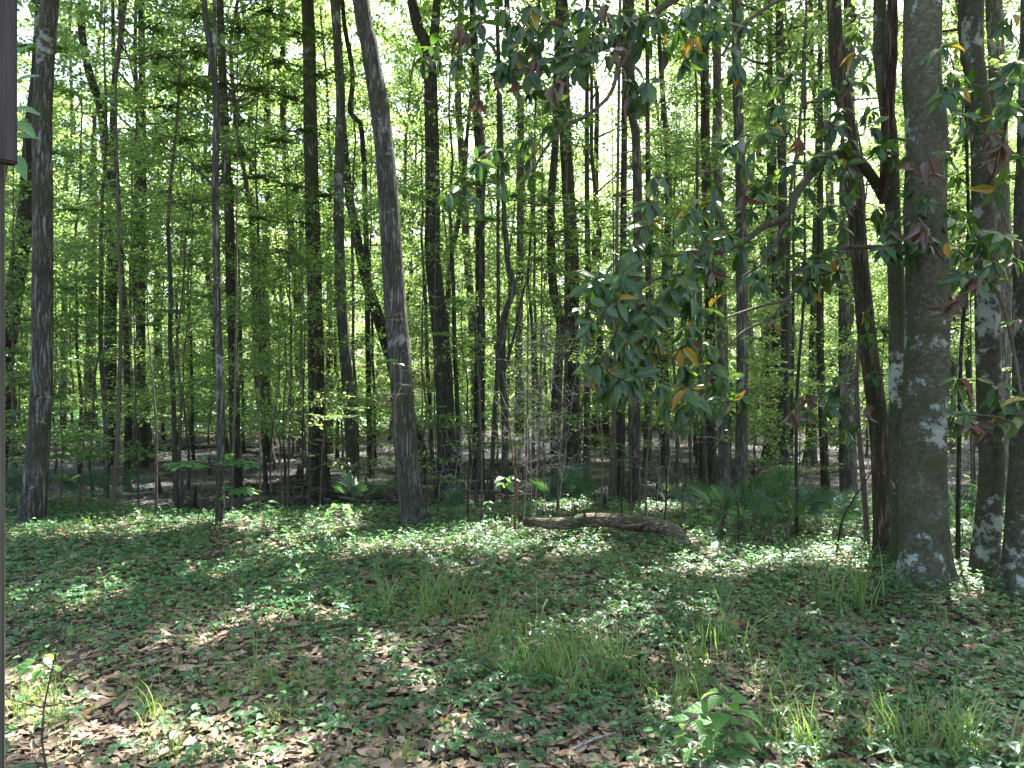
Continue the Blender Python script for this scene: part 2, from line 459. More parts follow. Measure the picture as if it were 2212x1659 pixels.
# ------------------------------------------------------------------ gaps in the canopy the sun comes through
BEAMS = []
for ox, oy, r in [(120, 1150, .3), (200, 1148, .3), (300, 1140, .42), (380, 1135, .45), (450, 1130, .35), (520, 1128, .25), (575, 1115, .35), (700, 1135, .40), (730, 1120, .3),
                  (600, 1180, .35), (680, 1190, .35), (780, 1185, .3), (900, 1182, .28), (980, 1175, .35), (1060, 1165, .5), (1130, 1170, .5), (1190, 1185, .3), (1100, 1200, .35),
                  (620, 1330, .22), (700, 1322, .24), (545, 1318, .14), (750, 1340, .14), (10, 1315, .2), (160, 1320, .16), (215, 1325, .1), (330, 1390, .18), (430, 1385, .12), (500, 1345, .12), (40, 1470, .25),
                  (70, 1530, .28), (140, 1545, .22), (30, 1590, .2), (200, 1610, .25), (300, 1615, .28), (410, 1620, .25), (500, 1610, .22), (590, 1625, .25), (650, 1640, .2), (590, 1590, .1),
                  (1500, 1330, .14), (1540, 1335, .1), (1480, 1232, .25), (1560, 1240, .22), (1660, 1222, .3), (1740, 1215, .25), (1810, 1222, .28), (1280, 1205, .2), (1240, 1180, .2), (1400, 1250, .15),
                  (1330, 1280, .1), (2085, 1240, .3), (2060, 1262, .12), (2120, 1285, .2), (1560, 1200, .15), (1450, 1640, .08), (2060, 1640, .12), (1290, 1190, .08), (850, 1490, .08), (1170, 1390, .06), (1300, 1330, .08), (1400, 1300, .1),
                  (1850, 1235, .15), (820, 1410, .07), (1000, 1240, .18), (940, 1225, .12), (1250, 1420, .05), (1760, 1345, .08), (1850, 1330, .06), (2000, 1290, .06), (1050, 1500, .06), (500, 1250, .15), (640, 1260, .15), (400, 1230, .1)]:
    BEAMS.append((*g_at(ox, oy), r + (.24 if 1110 < oy < 1192 and ox < 1250 else -.03 if oy > 1300 else 0)))
for ox, oy, Y, r in [(1150, 830, 11.5, .5), (1190, 870, 11.5, .55), (1210, 780, 11.5, .4), (1130, 900, 11.5, .4), (1210, 1085, 13.5, .5), (1240, 1060, 13.5, .35), (560, 1095, 11.5, .3), (720, 1100, 11, .3), (750, 870, 17, .7), (690, 900, 17, .6),
                     (2010, 1130, 8.0, .22), (1990, 940, 8.0, .1), (800, 150, 12, .35), (805, 60, 12, .3), (835, 340, 12, .3), (850, 480, 12, .3), (2035, 1000, 9, .2), (1780, 1170, 10, .3), (1480, 1165, 10.5, .25)]:
    BEAMS.append((*at(ox, oy, Y), r))
for ox, oy, Y, r in [(170, 990, 0, 1.2), (210, 985, 0, .8), (320, 975, 0, .8), (590, 965, 0, 1.0), (640, 975, 0, .8), (840, 960, 0, 1.3), (880, 990, 0, .9), (600, 995, 0, .7), (790, 1040, 0, .5), (870, 1040, 0, .5),
                     (1450, 1050, 0, .6), (1420, 1100, 0, .5), (1300, 990, 0, 1.), (1120, 985, 0, 1.), (1560, 1010, 0, .6), (1050, 1040, 0, .5), (300, 1085, 0, .4), (350, 1090, 0, .4), (330, 1050, 0, .5), (1880, 1000, 0, .8), (2050, 1040, 0, .7), (1720, 1030, 0, .7), (1500, 1100, 0, .5), (1380, 1010, 0, .8)]:
    BEAMS.append((*g_at(ox, oy), r))
BEAMS = np.array(BEAMS)


def lit_gap(P):
    """True where something at P would shade one of the sunny spots"""
    hit = np.zeros(len(P), bool)
    wob = 1 + .3 * np.sin(P[:, 0] * 9 + P[:, 2] * 7) * np.sin(P[:, 1] * 8)
    for x, y, z, r in BEAMS:
        d = P - (x, y, z)
        a = d @ S
        q = np.sqrt(np.maximum(0, (d * d).sum(1) - a * a))
        hit |= (q < (r * 1.0 + .10) * wob) & (a > .35)
    return hit


# ------------------------------------------------------------------ crowns
def crown(seed, H, Rc, limbs=13, subs=5, sprays=5, nleaf=16, ls=.12, flat=.35, up=(20, 60), world=None, leader=.07, srad=.42, leaf_m=1, wfac=.62, hang=0., taper=.55):
    """branches (material 0) and leaves (material 1), origin where the crown leaves the trunk"""
    r = np.random.default_rng(seed)
    a = Acc()
    k = 7
    LP = np.zeros((k, 3)); LP[:, 2] = np.linspace(0, H * .95, k)
    LP[1:, :2] += np.cumsum(r.normal(0, .12 * H / 10, (k - 1, 2)), 0)
    a.add(*tube(LP, np.linspace(leader, leader * .2, k), 5))
    SC = []; SD = []
    for i in range(limbs):
        t = (i + r.random() * .8) / limbs
        t = min(.97, t)
        z = t * H * .92
        b = np.array([np.interp(z, LP[:, 2], LP[:, q]) for q in (0, 1)] + [z])
        az = i * 2.4 + r.normal(0, .35)
        el = rad(up[0] + (up[1] - up[0]) * t * r.uniform(.6, 1.3))
        ln = Rc * (1 - taper * t) * r.uniform(.6, 1.15)
        d = np.array([math.cos(az) * math.cos(el), math.sin(az) * math.cos(el), math.sin(el)])
        n = 6
        P = b + d * np.linspace(0, ln, n)[:, None]
        P[1:] += np.cumsum(r.normal(0, ln * .035, (n - 1, 3)), 0)
        P[:, 2] -= hang * np.linspace(0, 1, n) ** 2 * ln
        rr = leader * (1 - .7 * t) * .55
        a.add(*tube(P, np.linspace(rr, rr * .25, n), 4))
        for j in range(subs + 1):
            u = .3 + .7 * (j + r.random()) / subs if j < subs else 1
            u = min(1, u)
            f = u * (n - 1); i0 = min(n - 2, int(f))
            p = P[i0] + (P[i0 + 1] - P[i0]) * (f - i0)
            sd = az + (1 if j % 2 else -1) * rad(r.uniform(30, 75)) if j < subs else az
            sl = ln * r.uniform(.28, .5)
            e2 = rad(r.uniform(-5, 28))
            q = np.array([math.cos(sd) * math.cos(e2), math.sin(sd) * math.cos(e2), math.sin(e2)])
            Q = p + q * np.linspace(0, sl, 4)[:, None]
            Q[1:] += np.cumsum(r.normal(0, sl * .05, (3, 3)), 0)
            if world is None or not lit_gap(Q + world).any():
                a.add(*tube(Q, np.linspace(rr * .4, rr * .12, 4), 3))
            for s_ in range(sprays):
                v = (s_ + r.random()) / sprays
                SC.append(p + q * sl * v + r.normal(0, .16, 3) * (1, 1, .5)); SD.append(q)
    SC = np.array(SC); SD = np.array(SD); m = len(SC)
    Cn = np.repeat(SC, nleaf, 0); Dn = np.repeat(SD, nleaf, 0)
    N0 = np.repeat(unit(np.array([0, 0, 1.]) + r.normal(0, .22, (m, 3))), nleaf, 0)
    off = r.normal(0, 1, (len(Cn), 3)); off = unit(off) * (r.random((len(Cn), 1)) ** .6) * srad
    off -= (off * N0).sum(1)[:, None] * N0 * (1 - flat)
    P = Cn + off
    D = unit(off + Dn * .25 + r.normal(0, .12, off.shape) - (0, 0, .10))
    N = unit(N0 + r.normal(0, .38, N0.shape))
    if world is not None:
        keep = ~lit_gap(P + world)
        P, D, N = P[keep], D[keep], N[keep]
    L = ls * r.uniform(.65, 1.25, len(P))
    if len(P):
        leaves(a, KITE, P, D, N, L, L * wfac, leaf_m)
    return a


def crown_mesh(name, a, leafm, bark='twig'):
    return a.mesh(name, [M[bark], M[leafm]])


# ------------------------------------------------------------------ trunks
def trunk_mesh(name, P, Rr, mat, sides=14, flare=0., fh=.5, lobes=5, seed=0, rough=.04, ds=.2, lean=None):
    L = float(np.sum(np.linalg.norm(np.diff(P, axis=0), axis=1)))
    m = max(8, int(L / ds))
    s0 = np.concatenate([[0], np.cumsum(np.linalg.norm(np.diff(P, axis=0), axis=1))]); s0 /= s0[-1]
    Q = spline(P, m)
    u = np.linspace(0, 1, m)
    R = np.interp(u, s0, Rr)
    V, F = tube(Q, R, sides)
    V = V.reshape(m, sides, 3)
    rel = V - Q[:, None]
    hgt = Q[:, 2] - Q[0, 2]
    th = np.linspace(0, 2 * math.pi, sides, endpoint=False)
    ph = seed * 1.7
    lob = 1 + .35 * np.cos(lobes * th + ph) + .15 * np.cos((lobes + 2) * th + ph * 2)
    mul = 1 + flare * np.exp(-hgt / fh)[:, None] * lob[None]
    nz = np.array([[mn.noise(Vector((math.cos(t) * .9 + seed * 3, math.sin(t) * .9, h * 1.3))) for t in th] for h in hgt])
    nz2 = np.array([[mn.noise(Vector((math.cos(t) * 2.6 + seed, math.sin(t) * 2.6, h * 5))) for t in th] for h in hgt]) if rough > .03 else 0
    mul = mul * (1 + rough * 2.0 * nz + rough * .8 * nz2)
    V = Q[:, None] + rel * mul[..., None]
    return mkmesh(name, V.reshape(-1, 3), [(F, 0)], [M[mat]], True)


TREE_ID = [0]


def tree(pts, wt, wb, Y, label, mat='bark_grey', flare=.25, fh=.35, lobes=5, top=None, crown_kw=None, stems=(), name='tree', group=None, cr=True, rough=.04, ymid=None, base_z=None, ext=None):
    """pts: (x, y) from the top down to the base; wt, wb widths at the two ends"""
    TREE_ID[0] += 1
    sid = TREE_ID[0]
    r = random.Random(sid)
    P3 = [at(x, y, Y) for x, y in pts][::-1]
    bx = P3[0][0]
    zb = gz(bx, Y) if base_z is None else base_z
    P3[0][2] = zb - .12 if zb < P3[0][2] + .6 else P3[0][2]
    if P3[0][2] > zb + .05:
        P3.insert(0, np.array([bx, Y, zb - .12]))
    if Y < 16 and wb > 15: flare = flare * 1.5 + .08; fh = max(fh, .22)
    P = np.array(P3)
    zf = EYE + .507 * Y
    d = unit(P[-1] - P[-2]) if len(P) > 1 else np.array([0, 0, 1.])
    d = unit(d * (1, 1, 1) + (0, 0, .9))
    ztop = top if top else (max(11.5, zf + .5) if Y < 27 else 8 + r.random() * 4)
    Rr = np.interp(np.linspace(0, 1, len(P)), [0, 1], [wb, wt]) / 2 / 1637 * Y
    if P[-1][2] < ztop - .5:
        e = P[-1] + d * (ztop - P[-1][2]) / d[2]
        P = np.vstack([P, e]); Rr = np.append(Rr, Rr[-1] * .8)
    base = np.array([P[0][0], Y, zb])
    root = empty(name, base, label, 'tree', group)
    near = Y < 15
    me = trunk_mesh('trunk', P - base, Rr, mat, 28 if near else 16, flare, fh, lobes, sid, rough, .1 if near else .3)
    ob('trunk', me, root)
    for sp, w0, w1 in stems:
        Q = np.array([at(x, y, Y) for x, y in sp][::-1]) - base
        if sp[0][1] <= 5:
            dd = unit(Q[-1] - Q[-2]) * 3.0
            Q = np.vstack([Q, Q[-1] + dd])
        Rq = np.linspace(w1, w0, len(Q)) / 2 / 1637 * Y
        ob('limb', trunk_mesh('limb', Q, Rq, mat, 12, 0, .3, 4, sid + 50, .03, .25), root)
    if cr:
        tip = P[-1]
        kw = dict(H=8.5, Rc=4.2, limbs=12, subs=5, sprays=4, nleaf=10, ls=.26, leader=max(.04, Rr[-1] * .85), srad=.6)
        if Y >= 27:
            kw = dict(FARK[sid % 7], leader=max(.04, Rr[-1] * .85))
            kw['H'] = 15
        if Y < 36:
            kw.update(crown_kw or {})
            a = crown(900 + sid, world=tip, **kw)
            ob('crown', crown_mesh('crown', a, 'canopy'), root, tip - base)
        else:
            o = ob('crown', CROWNS[sid % len(CROWNS)], root, tip - base)
            s = r.uniform(.8, 1.1); o.scale = (s, s, s * r.uniform(.9, 1.15))
            o.rotation_euler = (0, 0, r.random() * 6.28)
    return root


FARK = [dict(H=18 + i % 3, Rc=3.6 + .35 * (i % 4), limbs=23, subs=5, sprays=5, nleaf=16, ls=.19, leader=.12, srad=.55, taper=.3) for i in range(7)]
CROWNS = [crown_mesh('crown', crown(i, **FARK[i]), 'canopy') for i in range(7)]

TL = 'tree'
TREES = [
 # pts, wtop, wbase, Y, label, kwargs
 ([(108, 0), (103, 60), (92, 240), (92, 500), (90, 800), (80, 1000), (66, 1128)], 34, 46, 12.1, 'straight grey furrowed trunk nearest the timber post at the left edge', dict(mat='bark_grey', flare=.25)),
 ([(80, 150), (72, 235), (66, 295), (58, 440), (35, 605), (8, 800), (-15, 960)], 22, 42, 17.5, 'dark trunk leaning up to the right behind the grey trunk beside the post', dict(mat='bark_dark')),
 ([(176, 0), (177, 75), (194, 161), (217, 232), (230, 336), (238, 430), (243, 520), (240, 650), (238, 800), (237, 1001)], 14, 26, 27.5, 'forked dark swamp tree whose two stems join above the mud on the left', dict(mat='bark_dark', flare=.35, fh=.8, stems=[([(269, 0), (261, 86), (250, 149), (243, 261), (247, 374), (243, 470)], 10, 14)])),
 ([(305, 0), (307, 200), (308, 400), (306, 612), (304, 799), (308, 1008)], 13, 20, 26.5, 'slim straight trunk with black swollen foot standing in the sunlit mud on the left', dict(mat='bark_brown', flare=.45, fh=.5)),
 ([(250, 300), (256, 440), (262, 590), (272, 700), (277, 850), (276, 1034)], 9, 17, 20.5, 'thin brown trunk right of the forked swamp tree at the near edge of the mud', dict(mat='bark_brown')),
 ([(254, 430), (258, 575), (261, 687), (258, 836), (252, 986), (239, 1105)], 5, 11, 12.9, 'slender curved young tree rising in front of the forked swamp tree', dict(mat='twig', flare=.1, top=7.5, crown_kw=dict(H=3, Rc=1.8, limbs=7, subs=4, sprays=3, nleaf=12, ls=.09, srad=.3, up=(-5, 30)))),
 ([(441, 0), (456, 112), (467, 224), (465, 373), (467, 523), (470, 687), (476, 836), (476, 986), (474, 1135)], 13, 17, 11.8, 'narrow grey lichened pole tree with a high fork, second nearest in the left half', dict(mat='bark_grey', flare=.15, stems=[([(463, 0), (464, 80), (466, 200)], 6, 9), ([(560, 90), (530, 160), (500, 200), (466, 228)], 3, 6), ([(488, 305), (484, 380), (467, 405)], 4, 6), ([(372, 320), (410, 350), (440, 380), (466, 408)], 3, 7)])),
 ([(478, 100), (484, 224), (489, 373), (495, 448), (498, 616), (504, 762), (508, 948), (513, 1057)], 17, 24, 20, 'brown bare trunk just right of the narrow grey pole tree', dict(mat='bark_brown')),
 ([(540, 200), (545, 400), (547, 575), (556, 799), (571, 948)], 12, 18, 37, 'pale straight trunk, left one of the pair beyond the mud in the left half', dict(mat='bark_pale')),
 ([(575, 50), (577, 261), (579, 448), (571, 575), (575, 724), (577, 874), (590, 952)], 14, 20, 36, 'grey trunk, right one of the pair beyond the mud in the left half', dict(mat='bark_grey', flare=.3)),
 ([(664, 0), (668, 112), (672, 336), (678, 575), (683, 799), (687, 1062)], 26, 36, 20.5, 'stout swamp tree with broad fluted buttress above the heap of dead sticks', dict(mat='bark_brown', flare=.85, fh=.55, lobes=7)),
 ([(726, 0), (730, 112), (736, 224), (732, 411), (734, 575), (745, 760), (756, 900), (764, 1049)], 18, 27, 19, 'lichened dark trunk with a long low bend left of the big leaning tree', dict(mat='bark_grey', flare=.25)),
 ([(780, 0), (798, 100), (822, 250), (837, 400), (850, 600), (865, 800), (880, 1000), (896, 1140)], 36, 54, 12, 'large furrowed grey tree leaning to the left in the middle foreground', dict(mat='bark_grey', flare=.28, fh=.25)),
 ([(745, 60), (762, 160), (757, 250), (785, 330), (800, 420)], 10, 12, 24, 'crooked dark stem seen just left of the big leaning tree', dict(mat='bark_dark', stems=())),
 ([(750, 380), (765, 480), (790, 600), (822, 700), (850, 790), (890, 920), (918, 1008)], 17, 34, 25.5, 'dark tree leaning to the left from behind the big leaning tree, foot in the mud', dict(mat='bark_dark', flare=.4)),
 ([(890, 0), (903, 60), (925, 110), (932, 250), (935, 420), (935, 560), (950, 700), (960, 850), (965, 985), (962, 1072)], 22, 44, 19, 'thick dark trunk forking high up, right neighbour of the big leaning tree', dict(mat='bark_dark', flare=.4, fh=.6, stems=[([(945, 0), (940, 60), (930, 150)], 15, 22)])),
 ([(1008, 300), (1003, 373), (992, 467), (969, 616), (960, 700)], 10, 12, 28, 'thin stem slanting out from behind the thick dark forking trunk', dict(mat='bark_far')),
 ([(996, 0), (993, 120), (990, 224), (1003, 411), (1007, 523), (1014, 612), (1024, 762), (1029, 949)], 13, 20, 31, 'pale trunk seen left of the dark straight trunk near the bare twiggy shrub', dict(mat='bark_pale')),
 ([(1020, 0), (1025, 112), (1033, 299), (1037, 411), (1037, 612), (1037, 762), (1035, 911), (1033, 1045)], 14, 26, 21, 'dark straight trunk left of the bare twiggy shrub', dict(mat='bark_dark', flare=.35)),
 ([(1088, 440), (1092, 500), (1098, 575), (1109, 624), (1089, 687), (1085, 799), (1090, 911), (1092, 1110)], 10, 16, 13.6, 'crooked slender tree with a sharp kink behind the bare twiggy shrub', dict(mat='bark_dark', flare=.1, stems=[([(1150, 560), (1128, 640), (1112, 720), (1090, 800)], 3, 8)])),
 ([(1076, 420), (1076, 575), (1076, 762), (1067, 911), (1059, 1079)], 7, 10, 16.5, 'very thin straight pole tree left of the kinked tree', dict(mat='bark_brown', flare=.1)),
 ([(1205, 100), (1200, 300), (1190, 450), (1192, 575), (1199, 650), (1212, 698), (1205, 799), (1201, 911), (1201, 1060)], 15, 25, 19.3, 'wavy dark trunk directly left of the thicker straight trunk at the centre', dict(mat='bark_dark')),
 ([(1215, 0), (1218, 200), (1228, 420), (1236, 575), (1235, 762), (1235, 1060)], 24, 34, 20, 'thick straight trunk at the centre right of the wavy one', dict(mat='bark_brown', flare=.35)),
 ([(1268, 150), (1268, 400), (1270, 700), (1266, 1040)], 9, 15, 23, 'thin trunk close on the right of the thick straight centre trunk', dict(mat='bark_far')),
 ([(1362, 0), (1364, 224), (1374, 299), (1377, 448), (1376, 687), (1373, 836), (1370, 1100)], 17, 24, 13.4, 'brown trunk rising behind the fallen log', dict(mat='bark_brown', flare=.15)),
 ([(1330, 700), (1325, 900), (1318, 1090)], 7, 10, 14.2, 'thin yellowish stem left of the brown trunk behind the fallen log', dict(mat='twig', cr=True)),
 ([(1345, 640), (1342, 800), (1338, 1030)], 15, 22, 19.5, 'brown trunk half hidden behind the one at the fallen log', dict(mat='bark_brown')),
 ([(1425, 100), (1433, 224), (1444, 373), (1440, 600), (1432, 800), (1437, 1005)], 10, 20, 27.5, 'curved slim trunk in the mud right of the fallen log trunk', dict(mat='bark_far', flare=.5)),
 ([(1522, 0), (1524, 300), (1532, 575), (1535, 800), (1535, 1052)], 17, 26, 20, 'left and darker one of the two trunks standing side by side right of centre', dict(mat='bark_brown', flare=.3)),
 ([(1549, 0), (1550, 300), (1557, 575), (1562, 800), (1565, 1062)], 17, 26, 19.4, 'right one of the two trunks standing side by side right of centre', dict(mat='bark_pale', flare=.3)),
 ([(1590, 0), (1593, 187), (1600, 400), (1602, 575), (1604, 762), (1602, 949), (1600, 1080)], 19, 28, 15.2, 'straight grey brown trunk standing among the palmettos left of the flared black one', dict(mat='bark_grey', flare=.15)),
 ([(1665, 200), (1670, 400), (1677, 575), (1677, 799), (1670, 911), (1662, 988)], 15, 26, 29.5, 'blackish trunk with widely flared foot at the far side of the mud on the right', dict(mat='bark_dark', flare=.6, fh=1.)),
 ([(1685, 100), (1690, 400), (1693, 575), (1699, 724), (1693, 911), (1699, 1042)], 17, 26, 21.5, 'grey trunk just right of the flared blackish trunk', dict(mat='bark_grey')),
 ([(1768, 300), (1759, 650), (1755, 836), (1750, 997)], 13, 22, 28, 'far trunk with flared foot between the grey trunk and the pale thick one', dict(mat='bark_far', flare=.6, fh=.7)),
 ([(1772, 300), (1772, 575), (1772, 762), (1777, 911), (1785, 1060)], 12, 19, 19.5, 'slim mottled trunk left of the pale thick trunk', dict(mat='bark_brown', flare=.25)),
 ([(1835, 0), (1833, 190), (1828, 400), (1828, 575), (1828, 724), (1830, 874), (1833, 1055)], 24, 36, 20, 'thick pale grey trunk left of the leaning reddish based tree', dict(mat='bark_pale', flare=.2)),
 ([(1802, 0), (1809, 149), (1830, 261), (1845, 411), (1862, 616), (1875, 743), (1893, 874), (1904, 986), (1912, 1200)], 29, 42, 9.5, 'leaning furrowed tree with rusty brown lower bark left of the mossy trunk', dict(mat='bark_red', flare=.15)),
 ([(1858, 700), (1855, 762), (1850, 836), (1858, 967), (1868, 1080), (1876, 1178)], 9, 12, 10.1, 'thin snaking stem standing at the foot of the leaning rusty tree', dict(mat='twig', flare=.1, top=4.2, crown_kw=dict(H=1.6, Rc=.9, limbs=5, subs=3, sprays=2, nleaf=8, ls=.08, srad=.2, up=(0, 40)))),
 ([(1993, 0), (1990, 149), (2001, 299), (1999, 486), (2004, 612), (2000, 836), (1992, 986), (1998, 1172), (2002, 1262)], 74, 100, 8.2, 'biggest trunk, smooth grey brown bark splashed with pale lichen at the lower right', dict(mat='bark_smooth', flare=.35, fh=.2, rough=.03)),
 ([(2147, 0), (2155, 187), (2162, 448), (2165, 600), (2160, 900), (2155, 1120)], 32, 40, 15.5, 'grey scaly trunk partly hidden behind the lichen blotched trunk near the right edge', dict(mat='bark_pale')),
 ([(2250, 0), (2245, 300), (2240, 500), (2240, 760), (2236, 949), (2226, 1172), (2212, 1285)], 78, 100, 7.9, 'moss and lichen covered trunk cut by the right edge of the photo', dict(mat='bark_lichen', flare=.25, fh=.2, rough=.03)),
 ([(2088, 330), (2092, 480), (2090, 575), (2076, 762), (2072, 949), (2069, 1191), (2070, 1228)], 6, 10, 9.0, 'thin black stem standing between the biggest trunk and the lichen blotched one', dict(mat='bark_dark', flare=.1, top=6, crown_kw=dict(H=2.5, Rc=1.3, limbs=6, subs=3, sprays=3, nleaf=8, ls=.1, srad=.25, up=(0, 40)))),
 ([(1738, 400), (1737, 631), (1721, 874), (1721, 1165)], 5, 8, 11, 'thin dark sapling stem rising through the palmettos', dict(mat='bark_dark', flare=.1, top=6.2, crown_kw=dict(H=2.5, Rc=1.3, limbs=6, subs=3, sprays=3, nleaf=8, ls=.1, srad=.25, up=(0, 40)))),
 ([(203, 300), (200, 450), (197, 700), (190, 940)], 12, 24, 42, 'brown trunk with flared foot left of the forked swamp tree', dict(mat='bark_far', flare=.7, fh=1.2)),
 ([(456, 400), (456, 650), (454, 905)], 14, 22, 58, 'black trunk far behind the narrow grey pole tree', dict(mat='bark_dark', flare=.5, fh=1.2)),
 ([(340, 100), (340, 350), (341, 612), (342, 799), (350, 915)], 12, 20, 52, 'far dark trunk right of the slim swollen footed one', dict(mat='bark_dark', flare=.5, fh=1.2)),
 ([(143, 400), (140, 600), (136, 940)], 10, 14, 40, 'thin far trunk left of the flared brown one', dict(mat='bark_far')),
 ([(610, 0), (612, 250), (625, 450), (640, 620), (650, 900)], 12, 17, 33, 'slightly bent far trunk left of the buttressed swamp tree', dict(mat='bark_far')),
 ([(710, 500), (712, 700), (712, 980)], 10, 18, 32, 'far trunk right behind the buttressed swamp tree', dict(mat='bark_far', flare=.3)),
 ([(1100, 80), (1115, 200), (1125, 290), (1118, 370)], 14, 16, 26, 'pale bent trunk high above the bare twiggy shrub', dict(mat='bark_pale')),
 ([(1148, 480), (1140, 600), (1150, 720), (1152, 1000)], 5, 8, 26, 'thin wavy stem seen behind the bare twiggy shrub', dict(mat='bark_dark')),
 ([(1290, 200), (1285, 600), (1288, 960)], 10, 18, 36, 'far trunk with lifted roots right of the centre trunks', dict(mat='bark_dark', flare=.5, fh=.9)),
 ([(1400, 500), (1402, 750), (1398, 1020)], 11, 20, 25.5, 'far trunk between the fallen log trunk and the curved slim one', dict(mat='bark_far', flare=.3)),
 ([(1640, 0), (1638, 300), (1650, 600), (1652, 930)], 10, 16, 45, 'far thin trunk right of the palmetto trunk', dict(mat='bark_far')),
 ([(2050, 300), (2055, 600), (2050, 950)], 13, 20, 40, 'far trunk seen between the biggest trunk and the lichen blotched one', dict(mat='bark_far')),
 ([(1790, 0), (1788, 300), (1800, 600), (1800, 930)], 14, 20, 42, 'far pale trunk left of the thick pale grey one', dict(mat='bark_pale')),
]
for pts, wt, wb, Y, lab, kw in TREES:
    tree(pts, wt, wb, Y, lab, **kw)

# lichen blotched second magnolia and the mossy first one (both built with branches and leaves)
def magnolia(pts, wt, wb, Y, label, mat, mains, whorls, dead, yellow, seed, ydep, stem=None):
    P = np.array([at(x, y, Y) for x, y in pts][::-1])
    zb = gz(P[0][0], Y); P[0][2] = zb - .1
    P = np.vstack([P, P[-1] + (0.1, 0, 6.0)])
    Rr = np.append(np.linspace(wb, wt, len(P) - 1), wt * .7) / 2 / 1637 * Y
    base = np.array([P[0][0], Y, zb])
    root = empty('magnolia_tree', base, label, 'tree')
    ob('trunk', trunk_mesh('trunk', P - base, Rr, mat, 28, .25, .25, 4, seed, .035, .1), root)
    if stem:
        sp, w0, w1 = stem
        Q = np.array([at(x, y, Y - .22) for x, y in sp][::-1]) - base
        Rq = np.array(w1) / 2 / 1637 * Y
        o = ob('dead_stem', trunk_mesh('dead_stem', Q, Rq[::-1], 'snag', 18, 0, .3, 3, 7, .22, .12), root)
        o['label'] = 'weathered split dead stem with hollow openings leaning on the trunk'
    r = random.Random(seed)
    nodes = []; rads = []
    for pl, w0, w1 in mains:                       # (x, y, depth) polylines from the trunk outwards
        Q = spline(np.array([at(x, y, d) for x, y, d in pl]), 16 + 2 * len(pl))
        Rq = np.linspace(w0, w1, len(Q)) / 2 / 1637 * Y
        me = trunk_mesh('branch', Q - base, Rq, 'twig' if w0 < 20 else mat, 8, 0, .3, 3, r.randrange(99), .05, .08)
        ob('branch', me, root)
        nodes += list(Q); rads += list(Rq)
    base_w = list(whorls)
    whorls = base_w + [(x + r.gauss(0, 32), y + r.gauss(0, 30)) for x, y in base_w if r.random() < .65]
    tg = []
    for kind, L in (('g', whorls), ('d', dead), ('y', yellow)):
        for x, y in L:
            d = ydep(x, y) + r.uniform(-.45, .45)
            if kind != 'g': d -= .1
            tg.append((at(x, y, d), kind, x, y))
    tw = Acc(); L1 = []
    todo = list(range(len(tg)))
    N_ = [np.array(n) for n in nodes]
    TP = np.array([t[0] for t in tg])
    best = np.full(len(tg), 1e9); bi = np.zeros(len(tg), int)
    def upd(arr, start):
        A = np.array(arr)
        D = np.linalg.norm(TP[:, None] - A[None], axis=2)
        k = D.argmin(1); dv = D[np.arange(len(TP)), k]
        s = dv < best - .02
        best[s] = dv[s]; bi[s] = k[s] + start
    upd(N_, 0)
    left = set(todo)
    while left:
        i = min(left, key=lambda q: best[q]); left.discard(i)
        a = N_[bi[i]]; b = TP[i]
        ln = np.linalg.norm(b - a)
        mid = (a + b) / 2 + np.array([r.uniform(-1, 1), r.uniform(-1, 1), r.uniform(-.9, .3)]) * ln * .14
        Q = spline(np.array([a, mid, b]), 6)
        rr = min(.011, .0035 + .006 * ln)
        tw.add(*tube(Q - base, np.linspace(rr, .0035, 6), 5))
        st = len(N_); new = list(Q[2:]); N_ += new
        upd(new, st)
        L1.append((b, unit(b - Q[-3]), tg[i][1]))
    ob('twigs', tw.mesh('twigs', [M['twig']]), root)['kind'] = 'stuff'
    # leaves in whorls at the twig ends
    LV = []
    for b, d, kind in L1:
        n = r.randint(6, 9) if kind == 'g' else r.randint(4, 6) if kind == 'd' else r.randint(1, 2)
        ax = unit(d * .6 + np.array([0, -.25, .35 if kind == 'g' else -.2]))
        u = unit(np.cross(ax, (0.2, .3, 1))); v = np.cross(ax, u)
        ph = r.random() * 6.28
        for k in range(n):
            th = ph + k * 2.4 + r.uniform(-.3, .3)
            op = rad(r.uniform(38, 100)) if kind == 'g' else rad(r.uniform(60, 130))
            dr = ax * math.cos(op) + (u * math.cos(th) + v * math.sin(th)) * math.sin(op)
            droop = r.uniform(.0, .7) + (r.uniform(.5, 1.8) if k > n * .35 else 0)
            if kind == 'd': droop = r.uniform(.7, 2.)
            if kind == 'y': droop = r.uniform(.8, 2.)
            dr = unit(dr - np.array([0, 0, droop]))
            nn = unit(ax + r.uniform(-.4, .4) * u + np.array([0, -.15, .3]) + np.array([r.gauss(0, .2) for _ in range(3)]))
            if kind == 'd': nn = unit(np.array([r.gauss(0, 1), r.gauss(-.6, .8), r.gauss(0, .5)]))
            ln = r.uniform(.11, .205) * (.9 if kind == 'd' else 1)
            p = b - ax * r.uniform(0, .05) + dr * .015
            mt = 'magnolia' if kind == 'g' else 'magnolia_brown' if kind == 'd' else 'magnolia_yellow'
            if kind == 'g' and r.random() < .02: mt = 'magnolia_brown'
            if kind == 'g' and r.random() < .02: mt = 'magnolia_yellow'
            LV.append((p, dr, nn, ln, ln * r.uniform(.34, .44), mt, kind))
    return root, base, LV


